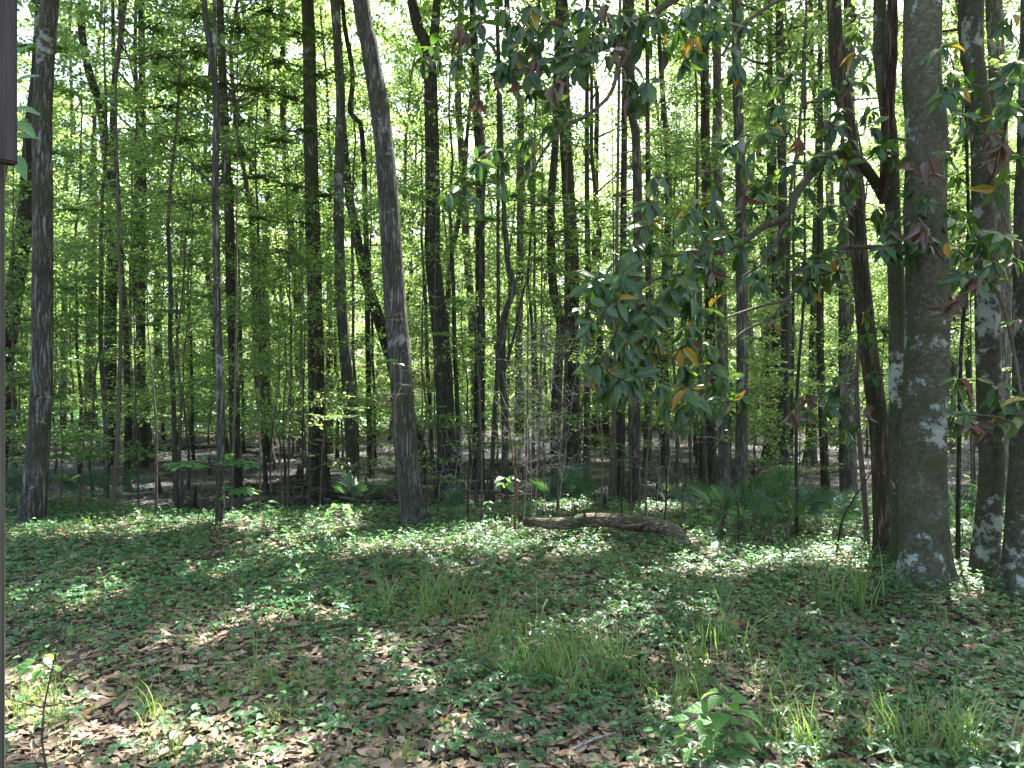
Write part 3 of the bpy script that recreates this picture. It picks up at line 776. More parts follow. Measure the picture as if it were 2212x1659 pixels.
def place_leaves(root, base, LV, seed, ncap=295):
    # two proto leaves per material; individual leaves share mesh data
    r = random.Random(seed)
    protos = {}
    for mt in ('magnolia', 'magnolia_brown', 'magnolia_yellow'):
        for q in range(4):
            a = Acc()
            T = BROAD[0].copy()
            cur = (.9 + q * .5) if mt == 'magnolia' else (1.5 + q * 1.3)
            T[:, 2] = T[:, 2] * cur + (.12 * np.abs(T[:, 1]) * 2 if mt != 'magnolia' else 0)
            if mt == 'magnolia_brown': T[:, 2] += .1 * np.sin(T[:, 0] * 7 + q)
            a.add(T * (1, .38, 1), BROAD[1])
            protos[mt, q] = a.mesh('leaf', [M['magnolia_near' if mt == 'magnolia' else mt]], True)
    vis = sorted(LV, key=lambda t: t[0][1] + (0 if abs(t[0][0]) < t[0][1] * .67 and abs(t[0][2] - EYE) < t[0][1] * .5 else 100))
    for i, (p, d, n, ln, wd, mt, kind) in enumerate(vis[:ncap]):
        o = ob('leaf', protos[mt, i % 4], root, p - base)
        s_ = unit(np.cross(n, d)); nn = np.cross(d, s_)
        from mathutils import Matrix
        mat = Matrix([[d[0], s_[0], nn[0]], [d[1], s_[1], nn[1]], [d[2], s_[2], nn[2]]])
        o.rotation_euler = mat.to_euler()
        o.scale = (ln, ln * wd / ln / .38, ln)
    rest = vis[ncap:]
    for mt in ('magnolia', 'magnolia_brown', 'magnolia_yellow'):
        G = [t for t in rest if t[5] == mt]
        if not G: continue
        a = Acc()
        for q in range(4):
            H = G[q::4]
            if not H: continue
            T = BROAD[0].copy()
            T[:, 2] *= (.9 + q * .5) if mt == 'magnolia' else (1.5 + q * 1.3)
            leaves(a, (T, BROAD[1]), np.array([t[0] for t in H]) - base, np.array([t[1] for t in H]), np.array([t[2] for t in H]),
                   np.array([t[3] for t in H]), np.array([t[4] for t in H]))
        ob('leaves', a.mesh('leaves', [M[mt]], True), root)['kind'] = 'stuff'


k2 = lambda L: [(708 + .3735 * x, .3735 * y) for x, y in L]
k3 = lambda L: [(1460 + .3735 * x, .3735 * y) for x, y in L]
k5 = lambda L: [(708 + .3735 * x, 575 + .3735 * y) for x, y in L]
k6 = lambda L: [(1460 + .3735 * x, 575 + .3735 * y) for x, y in L]
W2 = k2([(1010, 30), (880, 120), (600, 260), (640, 340), (740, 330), (900, 230), (1020, 380), (1150, 150), (1250, 60), (1400, 60), (1350, 330), (1430, 380), (1500, 250), (1580, 80), (1700, 60), (1640, 300), (1750, 480), (1800, 560), (1850, 460), (1900, 100), (1950, 290), (1160, 490), (1220, 330), (1080, 130), (930, 460), (960, 860), (940, 920), (1150, 790), (1330, 690), (1170, 980), (870, 1160), (780, 1060), (1310, 560), (1000, 1060), (1900, 1000), (1860, 1150), (1830, 1290), (1780, 1400), (1890, 1400), (1700, 1480), (1950, 1500), (1730, 1580), (1560, 1600), (1650, 1640), (1300, 130), (1180, 20), (1480, 30), (1550, 180), (1420, 200), (1680, 180), (1820, 220), (940, 40), (1100, 270)])
W3a = k3([(110, 60), (220, 170), (120, 320), (50, 350), (350, 360), (600, 480), (490, 400), (600, 330), (800, 440), (1050, 180), (1060, 300), (600, 600), (640, 740), (570, 720), (450, 780), (320, 830), (880, 760), (950, 650), (1000, 800), (1120, 640), (1150, 720), (1000, 450), (820, 920), (900, 900), (400, 950), (240, 1060), (230, 1160), (150, 1230), (60, 1250), (370, 1200), (430, 1220), (620, 950), (540, 1010), (760, 1070), (170, 1380), (60, 1430), (250, 1330), (330, 1350), (700, 1300), (1000, 1120), (980, 980), (1050, 1080), (750, 1430), (890, 1430), (830, 1480), (200, 1530), (260, 1600), (60, 1600), (460, 1560), (550, 1400), (640, 1480), (850, 1580), (750, 1600), (1230, 800), (1250, 900), (1240, 1290), (1200, 1420), (1260, 1440), (1400, 1090), (1450, 1130), (1370, 1150), (1330, 1400), (1440, 1370), (1480, 1300), (30, 150), (300, 120), (180, 20), (470, 1080), (880, 1180), (960, 1300), (540, 1200), (380, 1450), (110, 1500), (950, 1550)])
W3b = k3([(1580, 900), (1830, 680), (1640, 1430), (1700, 1280), (1620, 1560), (1750, 1390), (1750, 1560), (1590, 400), (1550, 470), (1700, 480), (1900, 470), (1960, 600), (1880, 120), (1950, 60), (1980, 350), (2000, 450), (1970, 1500), (1550, 540), (1650, 530), (1850, 1100), (1900, 1350), (1600, 1250), (1990, 900)])
W5 = k5([(1530, 100), (1700, 60), (1750, 130), (1600, 230), (1500, 250), (1780, 220), (1850, 300), (1520, 330), (1580, 480), (1560, 560), (1620, 610), (1600, 700), (1750, 450), (1790, 600), (1830, 500), (1690, 650), (1930, 680), (1960, 770), (1850, 350), (1980, 130), (1680, 200), (1900, 220), (1900, 450), (1730, 560)])
W6a = k6([(30, 100), (60, 220), (60, 330), (70, 420), (190, 450), (50, 570), (230, 560), (60, 700), (210, 680), (100, 760), (230, 830), (310, 780), (400, 790), (30, 800), (760, 130), (850, 60), (480, 80), (730, 80), (900, 690), (880, 800), (760, 840), (1000, 960), (1150, 450), (1100, 380), (1190, 350), (150, 250), (120, 560), (170, 760), (300, 650)])
W6b = k6([(1600, 60), (1680, 60), (1740, 80), (1600, 850), (1680, 850), (1860, 740), (1930, 800), (1880, 790), (1850, 680), (2000, 300), (1620, 640), (1990, 860)])
Da = k3([(720, 800), (600, 740), (840, 680), (390, 1120), (390, 1010), (230, 1580), (750, 1560), (140, 1450), (1010, 1160), (1050, 60), (1350, 860 + 60)]) + k2([(990, 420), (860, 580), (780, 200), (1200, 340), (1530, 220), (1680, 260), (1310, 500), (740, 150), (1780, 560), (1600, 20)]) + k6([(740, 740), (790, 760), (980, 660), (1110, 820), (660, 850), (570, 320), (20, 100)])
Db = k3([(1450, 930), (1480, 980), (1830, 780), (1880, 840), (1830, 900), (1400, 1300), (1420, 1370), (1740, 1600)]) + k6([(1600, 220), (1620, 180), (1740, 900), (1700, 880), (1790, 960)])
Ya = k3([(580, 720), (1000, 1000), (170, 1380), (350, 370), (900, 1500), (100, 220)]) + k2([(1160, 110), (1040, 430)]) + k6([(30, 470), (310, 800), (780, 150)]) + k5([(1650, 580)])
Yb = k3([(1560, 1390), (1430, 1300), (1730, 1560)]) + k6([(1850, 880), (1880, 900)])
dA = lambda x, y: 7.6 - .7 * math.sin(x * .006) + (-.6 if x < 1500 else 0)
dB = lambda x, y: 7.0 + .25 * math.sin(x * .02 + y * .01)
mainsA = [
    ([(1912, 432, 9.0), (1885, 385, 8.8), (1850, 342, 8.6), (1815, 333, 8.4), (1780, 345, 8.3), (1745, 385, 8.1), (1718, 420, 8.0), (1700, 465, 7.9), (1650, 490, 7.8), (1600, 525, 7.6), (1545, 545, 7.4), (1490, 575, 7.2)], 24, 8),
    ([(1735, 395, 8.1), (1715, 440, 8.0), (1690, 490, 7.9), (1655, 560, 7.8), (1600, 600, 7.7)], 10, 4),
    ([(1905, -150, 9.0), (1700, -90, 8.4), (1520, -30, 8.0), (1460, -5, 7.8), (1420, 25, 7.7), (1385, 50, 7.6), (1350, 80, 7.5), (1300, 105, 7.4), (1240, 120, 7.2), (1150, 140, 7.0), (1060, 160, 6.9)], 30, 5),
    ([(1350, 80, 7.5), (1335, 140, 7.4), (1320, 200, 7.3), (1275, 245, 7.2), (1230, 270, 7.1), (1190, 305, 7.0), (1150, 370, 6.9)], 9, 4),
    ([(1925, 536, 9.0), (1871, 534, 8.7), (1815, 537, 8.4), (1812, 560, 8.3), (1790, 590, 8.1), (1750, 595, 8.0), (1700, 645, 7.8), (1640, 662, 7.7), (1565, 687, 7.5)], 12, 4),
    ([(1700, 645, 7.8), (1660, 690, 7.7), (1600, 720, 7.6), (1540, 790, 7.5)], 5, 3),
    ([(1545, 545, 7.4), (1480, 590, 7.2), (1400, 610, 7.0), (1350, 680, 6.9), (1310, 760, 6.8)], 8, 3),
    ([(1905, -120, 9.0), (1830, -60, 8.6), (1700, -10, 8.3), (1600, 60, 8.1), (1560, 120, 8.0)], 16, 5),
]
mainsB = [
    ([(2124, 420, 8.5), (2160, 330, 8.0), (2185, 200, 7.6), (2212, 130, 7.3), (2260, 60, 7.0)], 10, 5),
    ([(2128, 560, 8.5), (2100, 560, 8.1), (2060, 540, 7.6), (2040, 560, 7.3), (2010, 520, 7.1), (1985, 470, 7.0)], 8, 4),
    ([(2128, 600, 8.5), (2160, 640, 8.0), (2190, 760, 7.5), (2206, 905, 7.1), (2150, 900, 7.0), (2080, 895, 6.9)], 9, 4),
]
rA = magnolia([(1901, 0), (1905, 149), (1923, 299), (1929, 486), (1936, 612), (1939, 836), (1942, 1135), (1945, 1228)], 27, 38, 9.0,
              'dark mossy magnolia trunk with glossy leafy branches reaching left across the photo', 'bark_mossy', mainsA, W2 + W3a + W5 + W6a, Da, Ya, 3, dA,
              stem=([(1927, -20), (1927, 60), (1922, 187), (1912, 340), (1906, 440)], 20, [18, 22, 24, 22, 10]))
place_leaves(*rA, 5)
rB = magnolia([(2102, 0), (2106, 149), (2121, 299), (2125, 486), (2132, 612), (2134, 762), (2138, 911), (2143, 1023), (2130, 1172), (2122, 1252)], 42, 54, 8.5,
              'trunk blotched with large pale lichen patches, second from the right edge, with big glossy leaves', 'bark_lichen', mainsB, W3b + W6b, Db, Yb, 9, dB)
place_leaves(*rB, 6)

# ------------------------------------------------------------------ wood further back
far_labels = ['slender tree deep in the sunlit wood beyond the swamp']
trunks_far = []
for i in range(5):
    H = 6.5
    q = np.zeros((6, 3)); q[:, 2] = np.linspace(-.2, H, 6)
    rr = np.random.default_rng(40 + i)
    q[1:, :2] += np.cumsum(rr.normal(0, .16, (5, 2)), 0)
    trunks_far.append((trunk_mesh('trunk', q, np.linspace(.16, .125, 6), ['bark_far', 'bark_dark', 'bark_brown', 'bark_pale', 'bark_grey'][i], 10, .45, .6, 5, i + 60, .03, .5), q[-1]))
protos = []
for i in range(5):
    me, tip = trunks_far[i]
    e = empty('tree', (0, 0, 0), far_labels[0], 'tree', 'trees deep in the wood')
    ob('trunk', me, e); o = ob('crown', CROWNS[(i * 2) % 7], e, tip)
    o.rotation_euler[2] = i
    protos.append(e)
pos = []
rr = random.Random(77)
tries = 0
tx = [(np.array([(p[0][-1][0] - 1106) / 1637 * p[3], p[3]])) for p in TREES]
NFAR = 155
while len(pos) < NFAR and tries < 20000:
    tries += 1
    y = 26 + 104 * rr.random() ** .8
    x = rr.uniform(-.72, .72) * y + rr.uniform(-4, 4)
    if all((x - a) ** 2 + (y - b) ** 2 > 3.2 ** 2 for a, b in pos) and all((x - a) ** 2 + (y - b) ** 2 > 2 for a, b in tx):
        if abs(x / y * 1637 + 1106 - 372) < 22 and y < 95: continue
        pos.append((x, y))
poles = []
while len(poles) < 48:
    y = 17 + 26 * rr.random(); x = rr.uniform(-.68, .68) * y
    if all((x - a) ** 2 + (y - b) ** 2 > .8 for a, b in poles): poles.append((x, y))
# unseen trees added outside the frame so their crowns shade the clearing
side = [(13, 9), (17, 14), (16, 20), (21, 25), (11, 5), (-12, 13), (-17, 20), (8, 16.5), (4.5, 17), (-3.5, 17.5), (-8, 16)]
for i, (x, y) in enumerate(pos):
    e = protos[i] if i < 5 else copy_tree(protos[i % 5])
    e.location = (x, y, gz(x, y))
    s = rr.uniform(.75, 1.35)
    e.scale = (s, s, rr.uniform(.85, 1.25))
    e.rotation_euler = (rad(rr.uniform(-3, 3)), rad(rr.uniform(-3, 3)), rr.random() * 6.28)
    if y < 40:
        tip = trunks_far[(i if i < 5 else i % 5)][1]
        e.scale = (1, 1, 1); e.rotation_euler = (0, 0, 0)
        for ch in list(e.children):
            if ch.name.startswith('crown'):
                ch.rotation_euler = (0, 0, 0)
                ch.data = crown_mesh('crown', crown(1800 + i, world=np.array([x, y, gz(x, y)]) + tip, **FARK[i % 7]), 'canopy')
for i, (x, y) in enumerate(poles):
    q = i % 5
    me, tip = trunks_far[q]
    k_ = rr.uniform(.28, .5)
    e = empty('pole_tree', (x, y, gz(x, y)), 'thin pole sized young tree standing on or near the swamp mud', 'young tree', 'thin young trees around the mud')
    o = ob('trunk', me, e); o.scale = (k_, k_, 1)
    if i < 8 or not i % 2:
        c = crown_mesh('crown', crown(2600 + i, 7, 1.9, limbs=12, subs=4, sprays=3, nleaf=12, ls=.13, leader=.045, srad=.4, up=(0, 45), world=np.array([x, y, gz(x, y)]) + tip * (k_, k_, 1)), 'under')
        last_c = c
        ob('crown', c, e, tip * (k_, k_, 1))
    else:
        ob('crown', crown_mesh('crown', crown(2600 + i, 7, 1.5, limbs=9, subs=3, sprays=3, nleaf=10, ls=.12, leader=.045, srad=.35, up=(0, 45), world=np.array([x, y, gz(x, y)]) + tip * (k_, k_, 1)), 'canopy'), e, tip * (k_, k_, 1))
    e.rotation_euler = (0, 0, 0)
for i, (x, y) in enumerate(side[:7]):
    z = gz(x, y)
    e = empty('tree', (x, y, z), 'tree standing just outside the view whose crown shades the clearing', 'tree', 'trees beside the view')
    me, tip = trunks_far[i % 5]
    ob('trunk', me, e)
    a = crown(1500 + i, H=9, Rc=4.5, limbs=13, subs=5, sprays=4, nleaf=8, ls=.26, leader=.1, srad=.6, world=np.array([x, y, z]) + tip)
    ob('crown', crown_mesh('crown', a, 'canopy'), e, tip)

# understory trees with layered sprays
UN = []
for i in range(5):
    H = [7, 9, 6, 8, 10][i]
    a = crown(200 + i, H * .85, [2.4, 2.8, 2.2, 2.6, 2.9][i], limbs=19, subs=5, sprays=5, nleaf=16, ls=.12, flat=.18, up=(2, 35), leader=.035, srad=.42, wfac=.6, taper=.4)
    me = crown_mesh('crown', a, 'under')
    q = np.array([(0, 0, -.15), (.05, .03, .5), (0, 0, H * .15 + .05)])
    tm = trunk_mesh('trunk', q, [.05, .042, .036], 'bark_far', 8, .3, .2, 3, i, .02, .2)
    e = empty('understory_tree', (0, 0, 0), 'small understory tree with flat layers of light green leaves beyond the mud', 'small tree', 'understory trees beyond the mud')
    ob('trunk', tm, e); ob('crown', me, e, (0, 0, H * .15))
    UN.append(e)
upos = []
tries = 0
while len(upos) < 150 and tries < 9000:
    tries += 1
    y = 27 + 85 * rr.random() ** 1.1
    x = rr.uniform(-.72, .72) * y
    if hz(x, y) < MUD + .05 and rr.random() < .45: continue
    if abs(x / y * 1637 + 1106 - 372) < 15 and y < 60: continue
    upos.append((x, y))
near_u = [(-12.2, 18.5), (-9.0, 21), (-6.0, 24), (-14.5, 24), (-3.6, 23.5), (1.0, 24.5), (3.4, 22), (7.5, 23.5), (10.5, 21), (14.5, 22.5), (-16, 30), (12.5, 17.5), (-10.5, 15.6), (-5.2, 19.5), (-8.0, 27), (-1.2, 21.5), (-13.5, 20.5), (5.6, 19.5), (2.4, 27), (9.2, 26.5), (-2.4, 27.5), (12.2, 25.5), (6.8, 28), (-11.6, 26.2), (16.5, 26), (-9.6, 17.2), (-7.2, 16.4), (-4.6, 17.0), (-2.2, 18.2), (-11.8, 15.2), (1.6, 18.6), (4.0, 17.0), (9.0, 18.4), (-6.4, 21.2), (0.2, 30), (-4.4, 31), (5.0, 31), (-9, 31), (11, 30)]
for i, (x, y) in enumerate(upos + near_u):
    e = UN[i] if i < 5 else copy_tree(UN[i % 5])
    e.location = (x, y, gz(x, y))
    s = rr.uniform(.7, 1.25)
    e.scale = (s, s, s * rr.uniform(.85, 1.2))
    e.rotation_euler = (rad(rr.uniform(-4, 4)), rad(rr.uniform(-4, 4)), rr.random() * 6.28)
    if y < 32:
        e.scale = (1, 1, 1); e.rotation_euler = (0, 0, 0)
        q = i % 5; H = [7, 9, 6, 8, 10][q]
        for ch in list(e.children):
            if ch.name.startswith('crown'):
                ch.data = crown_mesh('crown', crown(2000 + i, H * .85, [2.4, 2.8, 2.2, 2.6, 2.9][q], limbs=15, subs=5, sprays=4, nleaf=13, ls=.10, flat=.16, up=(2, 35), leader=.03, srad=.38, wfac=.6, world=np.array([x, y, gz(x, y) + H * .15])), 'under')

# low shrubs beyond the swamp
SH = []
for i in range(3):
    a = crown(300 + i, 1.7, 1.5, limbs=12, subs=4, sprays=3, nleaf=14, ls=.10, flat=.4, up=(10, 60), leader=.02, srad=.33)
    SH.append(crown_mesh('shrub', a, 'under'))
for i in range(95):
    y = 40 + 75 * rr.random()
    x = rr.uniform(-.72, .72) * y
    if hz(x, y) < MUD - .02: continue
    o = ob('shrub', SH[i % 3], None, (x, y, gz(x, y)))
    s = rr.uniform(.6, 1.7)
    o.scale = (s * 1.3, s * 1.3, s)
    o.rotation_euler = (0, 0, rr.random() * 6.28)
    tag(o, 'low leafy shrub on the far bank beyond the mud', 'shrub', 'shrubs on the far bank')

# the wood closes behind everything
a = Acc()
n = 120000
r = np.random.default_rng(9)
cl = 2200
cx_ = r.uniform(-1, 1, cl) * 110; cy_ = r.uniform(85, 150, cl); cz_ = r.random(cl) ** 1.1 * 46 - .2
idx = r.integers(0, cl, n)
P = np.stack([cx_[idx], cy_[idx], cz_[idx]], 1) + r.normal(0, 1.25, (n, 3)) * (1.4, 1.4, .9)
P[:, 2] = np.abs(P[:, 2])
L = r.uniform(.35, .7, n)
leaves(a, KITE, P, unit(r.normal(0, 1, (n, 3)) * (1, 1, .4)), unit(r.normal(0, .6, (n, 3)) + (0, 0, .8)), L, L * .7)
tag(ob('distant_woods', a.mesh('distant_woods', [M['canopy']])), 'mass of sunlit foliage closing the wood far behind the trunks', None, kind='stuff')

# ground cover far bank: grass-green herbs
a = Acc()
n = 110000
P = np.stack([r.uniform(-.7, .7, n) , r.uniform(0, 1, n), np.zeros(n)], 1)
yy = 36 + 50 * P[:, 1]; xx = xx = P[:, 0] * yy
hh_ = hz(xx, yy); k = hh_ > MUD + .02
P = np.stack([xx, yy, hh_ + r.uniform(.03, .3, n)], 1)[k]
L = r.uniform(.12, .3, len(P))
leaves(a, KITE, P, unit(r.normal(0, 1, P.shape) * (1, 1, .3)), unit(r.normal(0, .35, P.shape) + (0, 0, 1)), L, L * .6)
tag(ob('far_bank_herbs', a.mesh('far_bank_herbs', [M['creeper']])), 'low green herbs covering the far bank of the swamp', None, kind='stuff')

# ------------------------------------------------------------------ litter
LF = []
for q in range(5):
    T = BROAD[0].copy()
    T[:, 0] -= .5
    T[:, 2] = .05 * (q % 3) * (T[:, 0] * 2) ** 2 + (.04 + .035 * q) * np.abs(T[:, 1]) * 2 * (1 if q % 2 else -.4) + .03 * np.sin(T[:, 0] * 6 + q) + .02 * np.sin(T[:, 1] * 7 + 2 * q)
    LF.append((T, BROAD[1]))
SIX = (np.array([(-.5, 0, 0), (-.15, .45, .08), (.2, .4, .06), (.5, 0, .03), (.2, -.4, .07), (-.15, -.45, .05), (0, 0, -.03)]),
       np.array([(6, 1, 0), (6, 2, 1), (6, 3, 2), (6, 4, 3), (6, 5, 4), (6, 0, 5)]))


def in_view(P, mar=1.05):
    return (np.abs(P[:, 0]) < P[:, 1] * .676 * mar)


r = np.random.default_rng(21)
a = Acc()
n = 70000
yy = 3.3 + 12.5 * r.random(n) ** 1.35
xx = r.uniform(-.74, .74, n) * (yy + .4)
cov = np.sin(xx * 1.1 + 2) * np.sin(yy * .9 + .5 * xx) + .5 * np.sin(xx * 2.7 + yy)
P = np.stack([xx, yy, hz(xx, yy) + .006 + r.random(n) * .028], 1)
L = np.where(r.random(n) < .36, r.uniform(.075, .15, n), r.uniform(.03, .085, n))
A_ = r.uniform(0, 2 * math.pi, n)
D = np.stack([np.cos(A_), np.sin(A_), r.normal(0, .14, n)], 1)
N = unit(r.normal(0, .24, (n, 3)) + (0, 0, 1))
big = L > .085
for q in range(5):
    k = big & (np.arange(n) % 5 == q) & (yy < 9)
    leaves(a, LF[q], P[k], D[k], N[k], L[k], L[k] * r.uniform(.32, .5, k.sum()))
k = ~(big & (yy < 9))
leaves(a, SIX, P[k], D[k], N[k], L[k], L[k] * r.uniform(.4, .7, k.sum()))
tag(ob('leaf_litter', a.mesh('leaf_litter', [M['litter']])), 'thick carpet of dry brown leaves over the forest floor', None, kind='stuff')
# mud litter, sparse
a = Acc()
n = 26000
yy = 15 + 28 * r.random(n) ** 1.3; xx = r.uniform(-.72, .72, n) * yy
P = np.stack([xx, yy, np.maximum(hz(xx, yy), MUD) + .03 + r.random(n) * .02], 1)
L = r.uniform(.04, .15, n)
A_ = r.uniform(0, 2 * math.pi, n)
leaves(a, SIX, P, np.stack([np.cos(A_), np.sin(A_), r.normal(0, .1, n)], 1), unit(r.normal(0, .2, (n, 3)) + (0, 0, 1)), L, L * .5)
tag(ob('mud_litter', a.mesh('mud_litter', [M['mud_litter']])), 'scattered dead leaves and crumbs lying on the swamp mud', None, kind='stuff')
# individually countable fallen leaves nearest the viewer
LM = []
for q in range(6):
    a = Acc(); T = LF[q % 5][0] * (1, .42, 1)
    a.add(T, BROAD[1]); LM.append(a.mesh('fallen_leaf', [M['litter'] if q < 5 else M['litter_orange']], True))
c = 0
while c < 285:
    y = 4.15 + 3.3 * rr.random() ** 1.5; x = rr.uniform(-.67, .67) * y
    q = 5 if rr.random() < .08 else rr.randrange(5)
    o = ob('fallen_leaf', LM[q], None, (x, y, float(hz(x, y)) + .035 + rr.random() * .012))
    s = rr.uniform(.09, .15); o.scale = (s, s, s)
    o.rotation_euler = (rr.gauss(0, .22), rr.gauss(0, .18), rr.random() * 6.28)
    if q == 5: tag(o, 'rusty orange dead leaf among the paler litter in the foreground', 'leaf', 'rusty orange leaves in the foreground litter')
    else: tag(o, 'dry tan brown leaf lying on top of the foreground litter', 'leaf', 'dry leaves in the foreground litter')
    c += 1
p = g_at(1588, 1357)
o = ob('fallen_leaf', LM[5], None, (p[0], p[1], p[2] + .05)); o.scale = (.22, .22, .22); o.rotation_euler = (.5, .1, .2)
tag(o, 'largest rust orange curled leaf, beside bleached leaves right of centre', 'leaf')

# ------------------------------------------------------------------ creeper: five leaflets on a short stalk
def palm(acc, P, ht, size, tilt, seed, m=0):
    r = np.random.default_rng(seed); n = len(P)
    ph = r.uniform(0, 6.28, n)
    N0 = unit(r.normal(0, tilt, (n, 3)) + (0, 0, 1))
    for q, th in enumerate((-2.2, -1.1, 0, 1.1, 2.2)):
        A = ph + th
        D = np.stack([np.cos(A), np.sin(A), np.full(n, -.12) + r.normal(0, .12, n)], 1)
        D = D - (D * N0).sum(1)[:, None] * N0 * .8
        L = size * (1 if q in (1, 2, 3) else .75) * r.uniform(.85, 1.1, n)
        top = P + (0, 0, 1) * ht[:, None]
        leaves(acc, PL, top, D, unit(N0 + r.normal(0, .12, (n, 3))), L, L * .5, m)


PL = (np.array([(0, 0, 0), (.35, .34, .06), (.7, .46, .02), (1, 0, -.14), (.7, -.46, .02), (.35, -.34, .06), (.5, 0, -.02)]),
      np.array([(6, 1, 0), (6, 2, 1), (6, 3, 2), (6, 4, 3), (6, 5, 4), (6, 0, 5)]))


def dens(x, y):
    return .5 + .28 * np.sin(x * .9 + 1.2) * np.cos(y * 1.1 - .4 * x) + .22 * np.sin(2.3 * x + .7 * y) * np.sin(1.9 * y + 1) + .24 * sm((x - .5) / 2.5) + .42 * sm((y - 6.2) / 2.5) - .40 * sm((np.sin(x * 1.7 + .6 * y + 2) * np.sin(y * 1.5 - .8 * x + .5) - .25) / .4) - .25 * sm((-x - .3) / 1.5) * (1 - sm((y - 6.5) / 1.5)) - .6 * sm((4.9 - y) / .8)*(1 - sm((x - .2) / 1.0))


n = 23000
yy = 3.6 + 10.2 * r.random(n) ** .9; xx = r.uniform(-.74, .74, n) * yy
k = r.random(n) < np.clip(dens(xx, yy), 0.06, 1) * .82
xx, yy = xx[k], yy[k]
P = np.stack([xx, yy, hz(xx, yy)], 1)
order = np.argsort(yy + (np.abs(xx) > yy * .67) * 100)
P = P[order]
nearP, farP = P[:285], P[285:]
ht = r.uniform(.04, .13, len(farP)); sz = r.uniform(.045, .08, len(farP))
a = Acc(); palm(a, farP, ht, sz, .22, 4)
tag(ob('creeper_carpet', a.mesh('creeper_carpet', [M['creeper']])), 'spreading carpet of five leaflet creeper on the forest floor', None, kind='stuff')
CM = []
for q in range(6):
    a = Acc(); h = .05 + .015 * q
    V, F = tube(np.array([(0, 0, -.02), (.01, 0, h * .5), (0, 0, h)]), [.0018, .0015, .0012], 4)
    a.add(V, F, 1)
    palm(a, np.zeros((1, 3)), np.array([h]), np.array([.072]), .2, 70 + q)
    CM.append(a.mesh('creeper_plant', [M['creeper'], M['twig_red']]))
for i, p in enumerate(nearP):
    o = ob('creeper_plant', CM[i % 6], None, p); s = rr.uniform(.75, 1.2); o.scale = (s, s, s * rr.uniform(.8, 1.5)); o.rotation_euler = (0, 0, rr.random() * 6.28)
    tag(o, 'small green creeper plant with five leaflets in the foreground litter', 'plant', 'creeper plants in the foreground')
# other small herbs: three broad leaflets, seedlings
n = 9000
yy = 4 + 11.0 * r.random(n) ** .7; xx = r.uniform(-.74, .74, n) * yy
k = r.random(n) < np.clip(dens(xx + 1.3, yy + .6), .1, 1) * .8
P = np.stack([xx[k], yy[k], hz(xx[k], yy[k])], 1)
a = Acc()
for q in range(4):
    m_ = len(P); A_ = r.uniform(0, 6.28, m_)
    D = np.stack([np.cos(A_), np.sin(A_), r.normal(.05, .3, m_)], 1)
    L = r.uniform(.03, .075, m_)
    leaves(a, PL, P + np.stack([r.normal(0, .02, m_), r.normal(0, .02, m_), r.uniform(.03, .20, m_)], 1), D, unit(r.normal(0, .3, (m_, 3)) + (0, 0, 1)), L, L * .62)
tag(ob('herb_cover', a.mesh('herb_cover', [M['seedling']])), 'low light green seedlings and herbs among the creeper', None, kind='stuff')


# ------------------------------------------------------------------ grass
def blades(acc, P, n, ln, wd, spread, seed, m=0, stiff=1.):
    r = np.random.default_rng(seed)
    N = len(P) * n
    B = np.repeat(P, n, 0) + np.stack([r.normal(0, spread, N), r.normal(0, spread, N), np.zeros(N)], 1)
    A = r.uniform(0, 6.28, N); L = ln * r.uniform(.5, 1.2, N); W = wd * r.uniform(.6, 1.2, N)
    out = np.stack([np.cos(A), np.sin(A), np.zeros(N)], 1)
    side = np.stack([-np.sin(A + .6), np.cos(A + .6), np.zeros(N)], 1)
    bend = r.uniform(.25, 1.05, N) / stiff
    K = 5; rows = []
    for i in range(K):
        t = i / (K - 1)
        h = t * (1 - .45 * bend * t * t * 1.2) * L
        o = bend * (t ** 2) * L * .85
        c = B + out * o[:, None] + np.array([0, 0, 1.]) * h[:, None]
        w_ = (W * (.75 + .6 * t) * (1 - t) ** .6 if i < K - 1 else W * .02)
        rows += [c + side * w_[:, None], c - side * w_[:, None]]
    V = np.stack(rows, 1)
    F = np.array([(2 * i, 2 * i + 1, 2 * i + 3, 2 * i + 2) for i in range(K - 1)])
    F = F[None] + (np.arange(N) * 2 * K)[:, None, None]
    acc.add(V.reshape(-1, 3), F.reshape(-1, 4), m)


